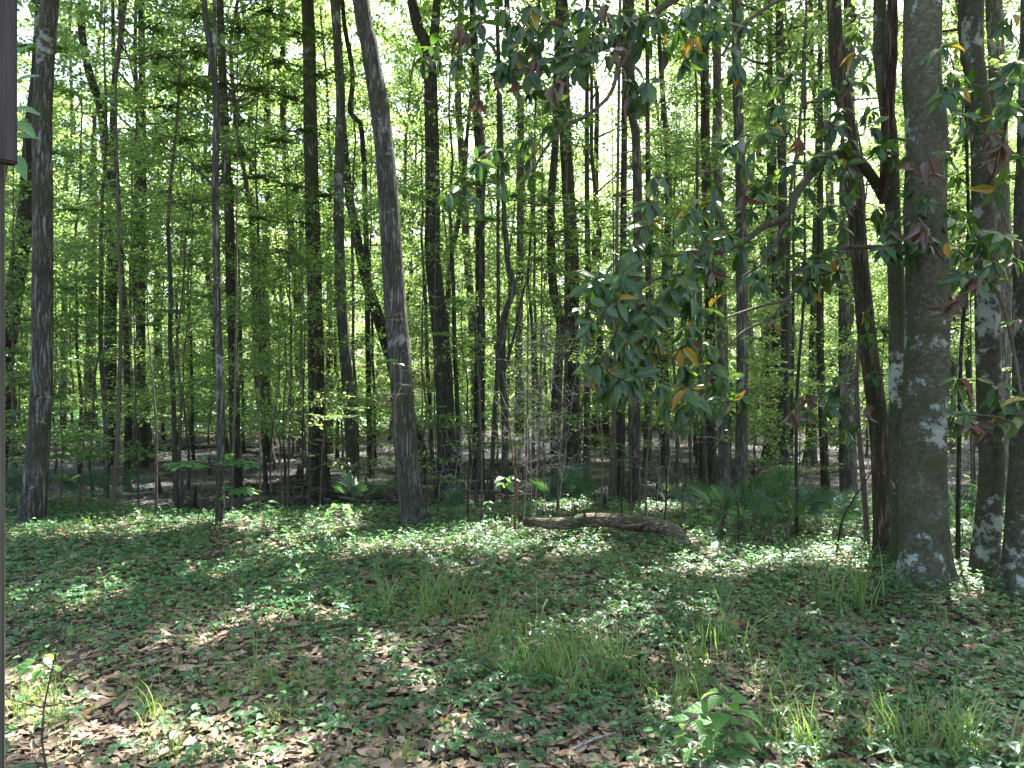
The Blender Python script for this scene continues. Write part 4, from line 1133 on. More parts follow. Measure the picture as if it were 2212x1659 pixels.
GM = []
for q in range(6):
    a = Acc(); blades(a, np.zeros((1, 3)), [22, 30, 18, 32, 24, 18][q], [.46, .38, .56, .38, .50, .60][q], [.0055, .0046, .0065, .0045, .006, .0072][q], .11, 500 + q, 0, [1, 1, 1.5, .8, 1, 1.4][q])
    GM.append(a.mesh('grass_tuft', [M['grass']]))
GT = [(900, 1300, 'g'), (830, 1310, 'g'), (930, 1330, 'g'), (870, 1345, 'g'), (960, 1290, 'g'), (1000, 1340, 'g'), (1040, 1420, 'g'), (1100, 1450, 'g'), (1190, 1480, 'g'), (1150, 1465, 'g'), (1240, 1500, 'g'), (1210, 1440, 'g'), (1280, 1440, 'g'), (1300, 1410, 'g'), (1130, 1400, 'g'), (1060, 1390, 'g'), (1340, 1480, 'g'),
      (1545, 1400, 'r'), (1600, 1420, 'r'), (1480, 1500, 'r'), (1700, 1600, 'r'), (1720, 1620, 'r'), (1900, 1600, 'r'), (1960, 1620, 'r'), (2010, 1640, 'r'), (2060, 1610, 'r'), (2100, 1640, 'r'), (1930, 1640, 'r'), (2080, 1660, 'r'), (1660, 1490, 'r'), (1440, 1540, 'r'), (1500, 1470, 'r'),
      (110, 1545, 'l'), (80, 1510, 'l'), (140, 1570, 'l'), (350, 1650, 'l'), (400, 1655, 'l'), (450, 1650, 'l'), (300, 1500, 'l'), (480, 1500, 'l'), (330, 1560, 'l'), (560, 1480, 'l'), (650, 1500, 'l'), (720, 1460, 'l'), (880, 1660, 'l'), (600, 1560, 'l'), (40, 1560, 'l'),
      (310, 1130, 'b'), (340, 1135, 'b'), (150, 1135, 'b'), (190, 1150, 'b'), (700, 1240, 'b'), (560, 1230, 'b'), (1000, 1210, 'b'), (1180, 1215, 'b'), (1230, 1200, 'b'), (400, 1180, 'b'), (850, 1230, 'b'), (1330, 1230, 'b')]
GT += [(x + rr.uniform(-45, 45), y + rr.uniform(-22, 22), k) for x, y, k in GT if k in 'grl' and y < 1640]
GL = {'g': ('arching green grass tuft in the grassy patch at the middle of the clearing', 'grass tufts in the middle of the clearing'),
      'r': ('green grass tuft in the lower right part of the clearing', 'grass tufts in the lower right'),
      'l': ('grass tuft growing through the litter in the lower left part of the clearing', 'grass tufts in the lower left'),
      'b': ('small grass tuft near the edge where the clearing meets the trees', 'grass tufts at the edge of the clearing')}
for i, (x, y, k) in enumerate(GT):
    p = g_at(x, y)
    o = ob('grass_tuft', GM[i % 6], None, p); s = rr.uniform(.7, 1.15) * (.62 if k in 'lb' else 1); o.scale = (s, s, s); o.rotation_euler = (0, 0, rr.random() * 6.28)
    tag(o, GL[k][0], 'grass tuft', GL[k][1])
for i, (x, y, s, q) in enumerate([(1830, 1330, 1.5, 5), (1870, 1325, 1.6, 2)]):
    o = ob('grass_tuft', GM[q], None, g_at(x, y)); o.scale = (s, s, s * 1.05)
    tag(o, ['tall grass clump left of the biggest trunk, its left half', 'tall grass clump left of the biggest trunk, its right half'][i], 'grass tuft')
a = Acc()
n = 2600
yy = 4.0 + 10 * r.random(n) ** .8; xx = r.uniform(-.72, .72, n) * yy
P = np.stack([xx, yy, hz(xx, yy)], 1)
blades(a, P, 7, .17, .003, .035, 31)
tag(ob('thin_grass', a.mesh('thin_grass', [M['grass']])), 'sparse thin grass blades scattered through the creeper', None, kind='stuff')


# ------------------------------------------------------------------ broad-leaved plants
def leafy(name, base, pairs, label, mat='broadleaf', lsz=.12, group=None, stemr=.004, cat='plant', wf=.55, lean=(0, 0), droop=.15):
    """pairs: list of (height, n leaves, radius) up a stem"""
    e = empty(name, base, label, cat, group)
    H = max(p[0] for p in pairs)
    a = Acc()
    top = np.array([lean[0], lean[1], H])
    a.add(*tube(spline(np.array([(0, 0, -.03), top * .5 + (.02, .01, 0), top]), 6), np.linspace(stemr, stemr * .4, 6), 5))
    rl = random.Random(int(abs(base[0] * 977) + base[1] * 131))
    me0 = {}
    for q in range(3):
        b = Acc(); T = OVATE[0].copy(); T[:, 2] *= (.7 + .5 * q); b.add(T * (1, wf, 1), OVATE[1]); me0[q] = b.mesh('leaf', [M[mat]], True)
    cnt = 0
    for hh, nn, rad_ in pairs:
        c0 = top * (hh / H)
        ph = rl.random() * 6.28
        for k in range(nn):
            th = ph + k * 6.283 / nn + rl.uniform(-.25, .25)
            d = np.array([math.cos(th), math.sin(th), rl.uniform(-.05, .25)])
            tip = c0 + d * rad_
            a.add(*tube(np.array([c0, c0 + d * rad_ * .5, tip]), [stemr * .5, stemr * .4, stemr * .3], 4))
            dd = unit(np.array([math.cos(th + rl.uniform(-.3, .3)), math.sin(th + rl.uniform(-.3, .3)), -droop + rl.gauss(0, .15)]))
            nv = unit(np.array([rl.gauss(0, .2), rl.gauss(-.1, .2), 1]))
            s_ = unit(np.cross(nv, dd)); nv = np.cross(dd, s_)
            from mathutils import Matrix
            o = ob('leaf', me0[cnt % 3], e, tip)
            o.rotation_euler = Matrix([[dd[0], s_[0], nv[0]], [dd[1], s_[1], nv[1]], [dd[2], s_[2], nv[2]]]).to_euler()
            z = lsz * rl.uniform(.7, 1.15); o.scale = (z, z, z); cnt += 1
    ob('stem', a.mesh('stem', [M['twig']]), e)
    return e


leafy('broadleaf_plant', g_at(1560, 1640) + (0, -.05, 0), [(.10, 4, .06), (.20, 4, .08), (.30, 4, .07), (.40, 4, .04)], 'knee high plant with large soft green leaves at the bottom right of centre', lsz=.15, stemr=.005, wf=.6)
leafy('broadleaf_plant', g_at(1500, 1655), [(.10, 4, .05), (.20, 4, .06), (.26, 3, .03)], 'smaller broad leaved plant touching the bottom edge left of the knee high one', lsz=.12, wf=.6)
leafy('broadleaf_plant', g_at(735, 1180), [(.2, 4, .12), (.34, 4, .16), (.46, 4, .12), (.55, 4, .05)], 'sunlit pale broad leaved bush at the edge of the clearing left of the leaning tree', lsz=.17, stemr=.006)
leafy('broadleaf_plant', g_at(565, 1165), [(.2, 4, .15), (.36, 4, .16), (.5, 4, .1)], 'sunlit broad leaved bush behind the clearing right of the narrow grey pole tree', lsz=.16, stemr=.006)
leafy('broadleaf_plant', g_at(1325, 1215), [(.08, 3, .05), (.13, 2, .04)], 'low broad leaved sprig with one white lit leaf in front of the fallen log', lsz=.13)
leafy('broadleaf_plant', g_at(1092, 1150), [(.72, 4, .04), (.8, 3, .03)], 'single stalk topped by a ring of large green leaves behind the white sunlit patch', lsz=.2, stemr=.006)
leafy('broadleaf_plant', g_at(1052, 1160), [(.14, 3, .03), (.3, 3, .03), (.42, 3, .03), (.5, 3, .02)], 'stalk with glaring white sunlit leaves left of the red stem', lsz=.075)
leafy('broadleaf_plant', g_at(640, 1250), [(.1, 4, .06), (.18, 3, .05)], 'broad leaved seedling below the sunlit bush in the left half', lsz=.11)
leafy('broadleaf_plant', g_at(90, 1480), [(.12, 5, .05), (.2, 4, .04)], 'drooping leaved seedling above the sunlit grass in the lower left', lsz=.13, droop=.5)
for i, (x, y) in enumerate([(620, 1420), (740, 1520), (350, 1600), (560, 1610), (160, 1390), (1500, 1420), (1560, 1300), (1400, 1330), (1620, 1310), (1250, 1530), (1000, 1640), (860, 1440), (300, 1290), (1750, 1380), (1990, 1400), (1900, 1540), (2140, 1440), (1480, 1285), (500, 1200), (820, 1200), (1270, 1230), (250, 1240), (2080, 1540)]):
    leafy('seedling', g_at(x, y), [(.06 + .02 * (i % 3), 3, .03), (.10 + .03 * (i % 3), 3, .02)], 'small broad leaved seedling scattered in the clearing', lsz=.08, group='seedlings in the clearing', stemr=.002)


# near and middle leaf sprays on thin stems (maple and hornbeam saplings)
def sapling(ox, oy, Y, H, label, sprays, mat='under', ls=.09, seed=0, barkm='twig', rr_=.012):
    """sprays: (x, y, radius) targets in the photo at this depth"""
    p = at(ox, oy, Y); b = np.array([p[0], Y, gz(p[0], Y)])
    e = empty('sapling', b, label, 'sapling')
    r = np.random.default_rng(seed + 1000)
    a = Acc()
    top = np.array([r.normal(0, .1), r.normal(0, .1), H])
    SP = spline(np.array([(0, 0, -.1), top * .4 + (r.normal(0, .05), 0, 0), top]), 12)
    a.add(*tube(SP, np.linspace(rr_, rr_ * .3, 12), 6))
    ob('stem', a.mesh('stem', [M[barkm]], True), e)
    c = Acc()
    for sx, sy, sr in sprays:
        t = at(sx, sy, Y + r.uniform(-.5, .5)) - b
        j = int(np.argmin(np.abs(SP[:, 2] - (t[2] - .15))))
        Q = spline(np.array([SP[j], (SP[j] + t) / 2 + (0, 0, .08), t]), 6)
        c.add(*tube(Q, np.linspace(rr_ * .5, .003, 6), 4))
        dr = unit((t - SP[j]) * (1, 1, .2))
        nb = 9
        for q in range(nb):
            az = math.atan2(dr[1], dr[0]) + (q - nb / 2) * .7
            d = np.array([math.cos(az), math.sin(az), r.normal(0, .08)])
            E = t + d * sr * r.uniform(.6, 1.1)
            c.add(*tube(np.array([t - dr * sr * .3, (t + E) / 2, E]), [.003, .0022, .0015], 3))
            nl = max(5, int(sr / ls * 4.5))
            u = (np.arange(nl) + .5) / nl
            Pq = t + (E - t) * u[:, None] + r.normal(0, ls * .18, (nl, 3)) * (1, 1, .5)
            sgn = np.where(np.arange(nl) % 2 == 0, 1, -1)[:, None]
            Dq = unit(d + sgn * np.cross(d, (0, 0, 1)) * .9 - (0, 0, .12) + r.normal(0, .15, (nl, 3)))
            kk = ~lit_gap(Pq + b)
            if not kk.any(): continue
            Pq, Dq = Pq[kk], Dq[kk]; nl = len(Pq)
            L = ls * r.uniform(.7, 1.15, nl)
            leaves(c, PL, Pq, Dq, unit(r.normal(0, .22, (nl, 3)) + (0, 0, 1)), L, L * .62, 1)
    ob('foliage', c.mesh('foliage', [M['twig'], M[mat]]), e)
    return e


sapling(476, 1150, 11.4, 2.1, 'sapling with flat sprays of oval leaves in front of the narrow grey pole tree', [(430, 1000, .3), (510, 1000, .3), (390, 1003, .22), (545, 1003, .2), (470, 985, .25), (460, 1070, .2), (520, 1060, .22)], ls=.12, seed=1, mat='seedling')
sapling(130, 1120, 13, 3.2, 'sapling with layered leaves just right of the grey trunk beside the post', [(160, 950, .35), (110, 985, .3), (200, 985, .28), (60, 930, .3), (130, 880, .25), (20, 890, .3), (190, 940, .25), (60, 990, .3)], ls=.11, seed=2)
sapling(870, 1150, 11.3, 4.5, 'sapling whose leafy sprays hang across the middle of the big leaning tree', [(870, 690, .25), (840, 780, .3), (880, 830, .3), (800, 830, .25), (900, 800, .22), (850, 850, .25), (830, 870, .25)], ls=.10, seed=3)
sapling(700, 1080, 17.5, 4.2, 'dense low sapling with feathery sprays before the buttressed swamp tree', [(700, 900, .5), (650, 930, .45), (740, 900, .45), (690, 950, .4), (760, 880, .4), (620, 960, .4), (720, 1000, .3), (660, 980, .35), (790, 860, .35)], ls=.08, seed=4)
sapling(960, 1100, 16, 3.5, 'sapling with fine dark sprays at the foot of the thick dark forking trunk', [(950, 1030, .4), (990, 1040, .35), (920, 1050, .3), (960, 900, .4), (930, 880, .35), (1000, 920, .35)], ls=.07, seed=5)
sapling(1160, 1080, 17, 9.5, 'tall sapling with wide flat sprays of backlit leaves at the centre', [(1100, 420, .7), (1180, 430, .7), (1250, 450, .6), (1050, 470, .6), (1320, 460, .6), (1130, 500, .6), (1220, 500, .6), (1000, 430, .6), (1380, 480, .5), (1280, 520, .5), (1160, 560, .5), (960, 400, .5), (1060, 380, .5)], ls=.10, seed=6, rr_=.03)
sapling(1330, 1080, 17.5, 10, 'tall sapling with backlit sprays left of the two side by side trunks', [(1500, 380, .7), (1560, 420, .6), (1440, 330, .7), (1600, 360, .6), (1480, 460, .6), (1540, 500, .6), (1400, 400, .6), (1650, 430, .5), (1560, 300, .6), (1450, 550, .5), (1620, 520, .5)], ls=.10, seed=7, rr_=.03)
sapling(620, 1060, 17, 9, 'tall dark leaved sapling spreading over the upper left', [(560, 380, .7), (640, 400, .7), (520, 330, .6), (600, 300, .7), (700, 420, .6), (460, 360, .6), (560, 470, .6), (660, 480, .6), (400, 300, .6), (610, 540, .5), (540, 550, .5)], ls=.085, seed=8, mat='holly', rr_=.03)
sapling(500, 1120, 13.5, 9.2, 'slim oak sapling with dark small leaves across the top left', [(520, 60, .6), (430, 110, .6), (600, 130, .6), (390, 180, .6), (560, 190, .6), (650, 70, .5), (480, 180, .6), (630, 210, .5), (350, 120, .5), (360, 230, .45), (420, 30, .5), (580, 20, .5), (690, 160, .45), (330, 60, .4), (520, 260, .5), (660, 280, .5)], ls=.075, seed=9, mat='holly', rr_=.025)
sapling(300, 1080, 17, 6, 'sapling with layered bright leaves above the sunlit mud on the left', [(360, 600, .6), (300, 560, .6), (420, 570, .5), (250, 620, .5), (380, 670, .5), (450, 640, .5), (200, 600, .5), (320, 700, .5), (170, 680, .5), (410, 500, .5), (300, 480, .5), (230, 720, .45), (140, 620, .5)], ls=.095, seed=10, rr_=.025)
sapling(950, 1090, 15.5, 7, 'sapling with dark level sprays crossing the thick forking trunk', [(960, 340, .6), (920, 360, .5), (1010, 330, .5), (880, 400, .5), (1000, 480, .5), (950, 640, .4), (900, 660, .4), (990, 650, .35), (940, 720, .35)], ls=.08, seed=11, rr_=.02)
sapling(1720, 1120, 13, 3.5, 'leafy sapling hanging over the palmettos on the right', [(1680, 1040, .35), (1650, 1060, .3), (1720, 1070, .3), (1700, 800, .35), (1650, 780, .35), (1740, 830, .3), (1640, 730, .3), (1700, 1010, .3)], ls=.10, seed=12)
sapling(30, 1120, 15, 9, 'sapling with bright yellow green leaves behind the timber post', [(30, 560, .4), (45, 520, .4), (20, 620, .4), (60, 690, .35), (30, 760, .35), (60, 830, .35), (50, 270, .5), (130, 330, .6), (60, 400, .5), (150, 200, .6), (160, 450, .5), (130, 100, .6), (60, 100, .5)], ls=.10, seed=13, rr_=.02)
sapling(1210, 1100, 15, 7.6, 'sapling with leafy twigs in front of the thick straight centre trunk', [(1215, 640, .35), (1240, 590, .35), (1200, 760, .35), (1250, 850, .3), (1215, 900, .3), (1290, 700, .3), (1180, 700, .3), (1210, 540, .4)], ls=.06, seed=14, rr_=.012)
sapling(2100, 1150, 12, 7.5, 'sapling filling the gap behind the lichen blotched trunk', [(2080, 420, .4), (2100, 620, .4), (2060, 700, .35), (2190, 560, .4), (2200, 700, .35), (2180, 800, .35), (2090, 820, .3), (2190, 380, .4), (2080, 260, .4), (2200, 240, .4), (2060, 90, .4)], ls=.09, seed=15, rr_=.015)

# ------------------------------------------------------------------ bare twiggy shrub and other dead twigs
def twigs(e, b, starts, n, mat, ln=.5, rr_=.004, seed=0, gen=2):
    r = np.random.default_rng(seed)
    a = Acc(); Q = []
    for s0, s1 in starts:
        P = spline(np.array([s0, (s0 + s1) / 2 + r.normal(0, .05, 3), s1]), 8)
        a.add(*tube(P - b, np.linspace(rr_ * 1.8, rr_ * .6, 8), 5)); Q.append(P)
    cur = Q
    for g in range(gen):
        nxt = []
        for P in cur:
            for _ in range(n if g == 0 else 3):
                i = r.integers(1 if g else 2, len(P)); p = P[i]
                d = unit(unit(P[-1] - P[0]) * .5 + r.normal(0, .75, 3) + (0, 0, .2))
                l = ln * (.55 ** g) * r.uniform(.5, 1.2)
                W = spline(np.array([p, p + d * l * .5 + r.normal(0, l * .08, 3), p + d * l + r.normal(0, l * .14, 3)]), 5)
                a.add(*tube(W - b, np.linspace(rr_ * (.65 ** g) * .8, rr_ * .22, 5), 4)); nxt.append(W)
        cur = nxt
    return ob('twigs' if e is not None else 'branch', a.mesh('twigs', [M[mat]]), e)


b = g_at(1155, 1165); b[1] = 11.3; b[2] = gz(b[0], b[1])
e = empty('bare_shrub', b, 'leafless shrub of fine pale twigs catching the sun at the centre', 'shrub')
st = []
for x0, x1, y1 in [(1130, 1120, 740), (1155, 1180, 720), (1180, 1200, 760), (1100, 1085, 800), (1200, 1250, 760), (1150, 1150, 860)]:
    st.append((at(x0, 1150, 11.4), at(x1, y1, 11.4 + .3 * math.sin(x1))))
o = twigs(e, b, st, 11, 'twig_pale', .55, .0030, 3, 3); o['kind'] = 'stuff'
p = g_at(1113, 1170)
a = Acc(); P = np.array([at(1113, 1172, 11.2), at(1112, 1100, 11.2), at(1116, 1060, 11.2), at(1104, 960, 11.25), at(1095, 880, 11.3)])
P[0, 2] = gz(P[0, 0], 11.2) - .05
o = ob('bare_sapling', (lambda: (a.add(*tube(spline(P, 14) - P[0], np.linspace(.022, .008, 14), 7)), a.mesh('bare_sapling', [M['twig_red']], True))[1])(), None, P[0])
tag(o, 'rusty red bare crooked stem standing in the white sunlit patch', 'sapling')
# dead sapling lower left
b = at(145, 1700, 3.9); b[2] = gz(b[0], b[1])
e = empty('dead_sapling', b, 'thin grey dead sapling with bare twigs at the lower left edge', 'sapling')
twigs(e, b, [(b - (0, 0, .03), at(142, 1318, 3.85)), (at(146, 1460, 3.87), at(190, 1400, 3.9))], 5, 'twig', .28, .0042, 8, 2)
# twiggy brush along the edge of the slope
for i, (x, Y, h, m_, lab) in enumerate([(975, 12.6, 1.2, 'twig_pale', 'bare twiggy stem right of the foot of the big leaning tree'), (620, 13.5, .9, 'twig', 'bare brushy stems left of the heap of sticks'), (1440, 12.2, 1.6, 'twig_pale', 'bare pale twigs above the bend of the fallen log'), (2030, 10, 1.6, 'twig_pale', 'bleached bare twigs right of the biggest trunk'),
                                        (1290, 12.2, 1.5, 'twig', 'bare thin stems just behind the left part of the fallen log'), (450, 11.2, .75, 'twig', 'dark twiggy stub left of the foot of the narrow pole tree'), (1560, 11.5, 1.5, 'twig', 'bare stems rising between the palmettos on the right'), (790, 14, 1.2, 'twig', 'bare twigs left of the big leaning tree'), (1650, 10.8, 1.3, 'twig', 'bare slanting stems in front of the palmettos'), (1010, 13.5, 1.3, 'twig_pale', 'bare pale twigs between the forking trunk and the straight one')]):
    xx = (x - 1106) / 1637 * Y; b = np.array([xx, Y, gz(xx, Y)])
    e = empty('bare_twigs', b, lab, 'twigs')
    twigs(e, b, [(b - (0, 0, .05), b + (.15, 0, h)), (b + (.12, .1, -.05), b + (-.2, .1, h * .8)), (b + (-.2, 0, -.05), b + (-.1, 0, h * .9))], 5, m_, .45 * h, .0045, 20 + i, 2)
# slender stems along the far edge of the clearing
i = 0
for x, Y, h, lean in [(1010, 11.6, 2.2, .1), (1040, 11.8, 3.6, -.1), (1130, 11.7, 4.4, .15), (1205, 12, 3.5, .1), (1215, 11, 2.0, 0), (1290, 10.9, 2.6, .12), (1345, 11, 2.3, -.1), (1365, 11.3, 1.6, 0), (1395, 10.8, 2.8, .05), (1430, 10.6, 1.8, .1), (1470, 10.5, 2.2, -.15), (1545, 10.2, 1.9, .3), (1595, 9.9, 1.7, -.1), (1640, 10.4, 1.2, .5), (1700, 9.8, 1.6, .4), (1805, 9.7, 1.5, .6), (337, 12.3, 4.5, -.05), (560, 12.6, 2.6, .1), (585, 12.8, 3.4, .1), (610, 13, 2.4, -.1), (690, 12.8, 2.8, .1), (945, 13, 3.6, 0), (920, 12.8, 2.4, .15), (170, 13, 3, .2), (655, 14, 4.8, 0), (1150, 13, 5.0, -.2)]:
    xx = (x - 1106) / 1637 * Y; b = np.array([xx, Y, gz(xx, Y)])
    a = Acc(); rs = np.random.default_rng(600 + i)
    P = spline(np.array([(0, 0, -.05), (lean * .3 + rs.normal(0, .04), 0, h * .35), (lean * .6 + rs.normal(0, .06), 0, h * .7), (lean, rs.normal(0, .1), h)]), 14)
    a.add(*tube(P, np.linspace(.010 + .003 * h, .004, 14), 6))
    for _ in range(4):
        j = rs.integers(5, 13); d = unit(rs.normal(0, 1, 3) * (1, 1, .3) + (0, 0, .5)); l = rs.uniform(.15, .45)
        a.add(*tube(np.array([P[j], P[j] + d * l * .5, P[j] + d * l + (0, 0, .05)]), [.004, .003, .0015], 4))
    o = ob('bare_sapling', a.mesh('bare_sapling', [M['twig' if i % 3 else 'bark_dark']], True), None, b)
    tag(o, 'slender bare stem rising along the far edge of the clearing', 'sapling', 'slender stems along the edge of the clearing')
    i += 1

# ------------------------------------------------------------------ logs
def log(name, pts, rads, mat, label, cat='log', group=None, sides=16, stubs=0, seed=0):
    P = np.array(pts); b = P[0].copy()
    L = float(np.sum(np.linalg.norm(np.diff(P, axis=0), axis=1)))
    m_ = max(10, int(L / .12))
    Q = spline(P, m_); R = np.interp(np.linspace(0, 1, m_), np.linspace(0, 1, len(rads)), rads)
    V, F = tube(Q - b, R, sides)
    V = V.reshape(m_, sides, 3); C_ = (Q - b)[:, None]
    nz = np.array([[mn.noise(Vector((p[0] * 5, p[1] * 5, p[2] * 5 + seed))) for p in row] for row in V])
    V = C_ + (V - C_) * (1 + .22 * nz[..., None])
    e = empty(name, b, label, cat, group)
    VV = np.vstack([V.reshape(-1, 3), (Q[0] - b)[None], (Q[-1] - b)[None]])
    n0 = m_ * sides
    capA = np.array([(n0, (j + 1) % sides, j) for j in range(sides)])
    capB = np.array([(n0 + 1, (m_ - 1) * sides + j, (m_ - 1) * sides + (j + 1) % sides) for j in range(sides)])
    ob('trunk', mkmesh('log', VV, [(F, 0), (capA, 1), (capB, 1)], [M[mat], M['deadwood']], True), e)
    rs = np.random.default_rng(seed + 5)
    for _ in range(stubs):
        j = rs.integers(2, m_ - 2); d = unit(rs.normal(0, 1, 3) * (1, 1, .6) + (0, 0, .4)); l = rs.uniform(.25, .7)
        a = Acc(); a.add(*tube(np.array([Q[j] - b, Q[j] - b + d * l * .5, Q[j] - b + d * l]), [R[j] * .35, R[j] * .22, R[j] * .08], 6))
        ob('branch_stub', a.mesh('branch_stub', [M[mat]], True), e)
    return e


log('fallen_log', [at(1130, 1126, 10.9), at(1210, 1130, 10.8), at(1290, 1122, 10.7), at(1370, 1130, 10.5), at(1435, 1140, 10.3), at(1468, 1160, 10.1), at(1490, 1196, 9.95)], [.05, .08, .10, .105, .11, .11, .095], 'log_bark',
    'weathered fallen log at the clearing edge with its end bent down to the ground', 'log', stubs=2, seed=3)
def glog(x0, y0, x1, y1, r0, lab, mat='deadwood', mid=0, stubs=1, seed=0, name='fallen_branch', zoff=None, group=None):
    a_, b_ = g_at(x0, y0), g_at(x1, y1)
    z = r0 * .6 if zoff is None else zoff
    return log(name, [a_ + (0, 0, z), (a_ + b_) / 2 + (0, 0, z + mid), b_ + (0, 0, z)], [r0, r0 * .9, r0 * .6], mat, lab, 'log', group, 9, stubs, seed)


glog(300, 972, 560, 968, .11, 'long dark log lying across the mud behind the swollen footed trunk', 'bark_dark', seed=1, name='fallen_log')
glog(640, 962, 800, 955, .12, 'thin log on the far mud left of the big leaning tree', 'deadwood', seed=2, name='fallen_log')
glog(200, 905, 480, 915, .16, 'mossy log on the far bank in the left half', 'bark_mossy', seed=3, name='fallen_log')
glog(905, 1022, 1010, 1004, .10, 'short dark log in the mud right of the big leaning tree', 'bark_dark', seed=4, name='fallen_log')
glog(1480, 1015, 1640, 1022, .10, 'grey log on the mud beyond the palmettos', 'deadwood', seed=5, name='fallen_log')
glog(1705, 1030, 1870, 1012, .12, 'pale log on the mud left of the biggest trunk', 'deadwood', seed=6, name='fallen_log')
glog(2030, 1075, 2200, 1085, .09, 'log on the mud behind the lichen blotched trunk', 'deadwood', seed=7, name='fallen_log')
glog(1400, 1076, 1560, 1068, .07, 'bleached branch on the mud behind the bend of the fallen log', 'deadwood', seed=8)
glog(500, 975, 640, 990, .09, 'dark log on the mud between the two trunk pairs at left', 'bark_dark', seed=9, name='fallen_log')
glog(1060, 1010, 1200, 1000, .09, 'dark log on the mud behind the bare shrub', 'bark_dark', seed=10, name='fallen_log')
for i in range(22):
    x = 590 + 190 * rr.random(); y = 1056 + 44 * rr.random()
    glog(x, y, x + rr.uniform(50, 150), y + rr.uniform(-14, 14), rr.uniform(.015, .04), 'dead stick in the heap at the foot of the buttressed swamp tree', 'deadwood' if i % 3 else 'bark_dark', rr.uniform(0, .15), 1, 30 + i, 'dead_stick', zoff=rr.uniform(.03, .3), group='dead sticks in the heap')
for i in range(46):
    x = rr.choice([rr.uniform(780, 1330), rr.uniform(1330, 1800), rr.uniform(40, 560)]); y = rr.uniform(1010, 1110)
    glog(x, y, x + rr.uniform(30, 120), y + rr.uniform(-8, 8), rr.uniform(.008, .03), 'dead stick lying on the swamp mud', 'deadwood' if i % 2 else 'bark_dark', rr.uniform(0, .1), 1, 60 + i, 'dead_stick', group='dead sticks on the mud')
# pale forked twig lying in the litter on the right
b = g_at(1860, 1430)
e = empty('fallen_twig', b, 'pale lichened forked twig lying in the litter at the lower right', 'twig')
twigs(e, b, [(g_at(1980, 1440) + (0, 0, .06), g_at(1790, 1428) + (0, 0, .05)), (g_at(1900, 1436) + (0, 0, .06), g_at(1830, 1390) + (0, 0, .08))], 5, 'twig_pale', .22, .004, 71, 2)
for i, (x0, y0, x1, y1, lab) in enumerate([(160, 1440, 330, 1420, 'brown stick lying in the litter at the lower left'), (1990, 1395, 2040, 1432, 'short grey stick at the lower right'), (1330, 1330, 1400, 1345, 'short stick in the middle of the clearing'), (1230, 1640, 1330, 1600, 'pale stick near the bottom edge of the photo')]):
    a_, b_ = g_at(x0, y0), g_at(x1, y1)
    log('stick', [a_ + (0, 0, .04), (a_ + b_) / 2 + (0, 0, .05), b_ + (0, 0, .04)], [.008, .009, .005], 'twig_pale' if i else 'twig', lab, 'stick', None, 7, 1, 90 + i)
# cypress knees
KN = []
for q in range(3):
    KN.append(trunk_mesh('cypress_knee', np.array([(0, 0, -.1), (.01, 0, .12), (.02, .01, .27), (.02, .02, .34)]), [.06, .045, .03, .012], 'bark_dark', 10, .5, .08, 4, 80 + q, .08, .03))
for i in range(55):
    x = rr.choice([rr.uniform(560, 800), rr.uniform(330, 520), rr.uniform(900, 1330), rr.uniform(1400, 1650)]); y = rr.uniform(1010, 1105)
    p = g_at(x, y)
    o = ob('cypress_knee', KN[i % 3], None, p); s = rr.uniform(.6, 1.5); o.scale = (s, s, s * rr.uniform(.8, 1.5)); o.rotation_euler = (0, 0, rr.random() * 6)
    tag(o, 'small dark cypress knee sticking up from the mud', 'root', 'cypress knees in the mud')


# ------------------------------------------------------------------ palmettos
def fan_mesh(q):
    a = Acc(); rs = np.random.default_rng(700 + q)
    n = 15; spr = rad([150, 120, 175][q]); Lp = .5
    P = spline(np.array([(0, 0, 0), (.12, 0, .3), (.3, 0, .55)]), 6)
    a.add(*tube(P, np.linspace(.006, .004, 6), 5))
    c = P[-1]; d0 = unit(P[-1] - P[-2]); up = np.array([-.85, 0, .5]); up = unit(up - up @ d0 * d0); sd = np.cross(d0, up)
    for i in range(n):
        t = (i / (n - 1) - .5) * spr
        d = d0 * math.cos(t) + sd * math.sin(t)
        L = .50 * (1 - .18 * abs(t)) * rs.uniform(.9, 1.05)
        s_ = unit(np.cross(d, up)); w_ = .013
        drp = rs.uniform(.03, .14)
        V = [c, c + d * L * .5 + s_ * w_ + up * .008, c + d * L * .5 + up * -.006, c + d * L * .5 - s_ * w_ + up * .008, c + d * L - up * drp]
        a.add(np.array(V), [np.array([(0, 1, 2), (0, 2, 3), (1, 4, 2), (2, 4, 3)])], 0)
    return a.mesh('frond', [M['palmetto']])


FAN = [fan_mesh(q) for q in range(3)]
PALM = [(1600, 1150, 1.1, 8), (1665, 1135, 1.1, 8), (1720, 1165, 1.0, 9), (1640, 1180, .9, 7), (1770, 1150, 1.0, 8), (1815, 1165, .9, 7), (1850, 1150, .8, 6), (1560, 1160, .9, 7), (1240, 1122, 1.15, 7), (1195, 1128, .9, 6), (975, 1128, .8, 7),
        (765, 1112, .9, 6), (860, 1100, 1.1, 6), (2150, 1180, 1.2, 8), (2080, 1190, 1.1, 7), (2040, 1160, 1.0, 6), (60, 1090, 1.1, 8), (20, 1100, 1.0, 7), (190, 1105, 1.0, 7), (280, 1100, .9, 6), (1690, 1115, 1.1, 7), (1510, 1130, .9, 6), (716, 1232, .5, 3), (1450, 1105, .7, 5), (2195, 1150, 1.1, 6), (130, 1065, 1., 6)]
PLAB = {8: 'dwarf palmetto with fan fronds left of the biggest trunk under the branches', 1: ''}
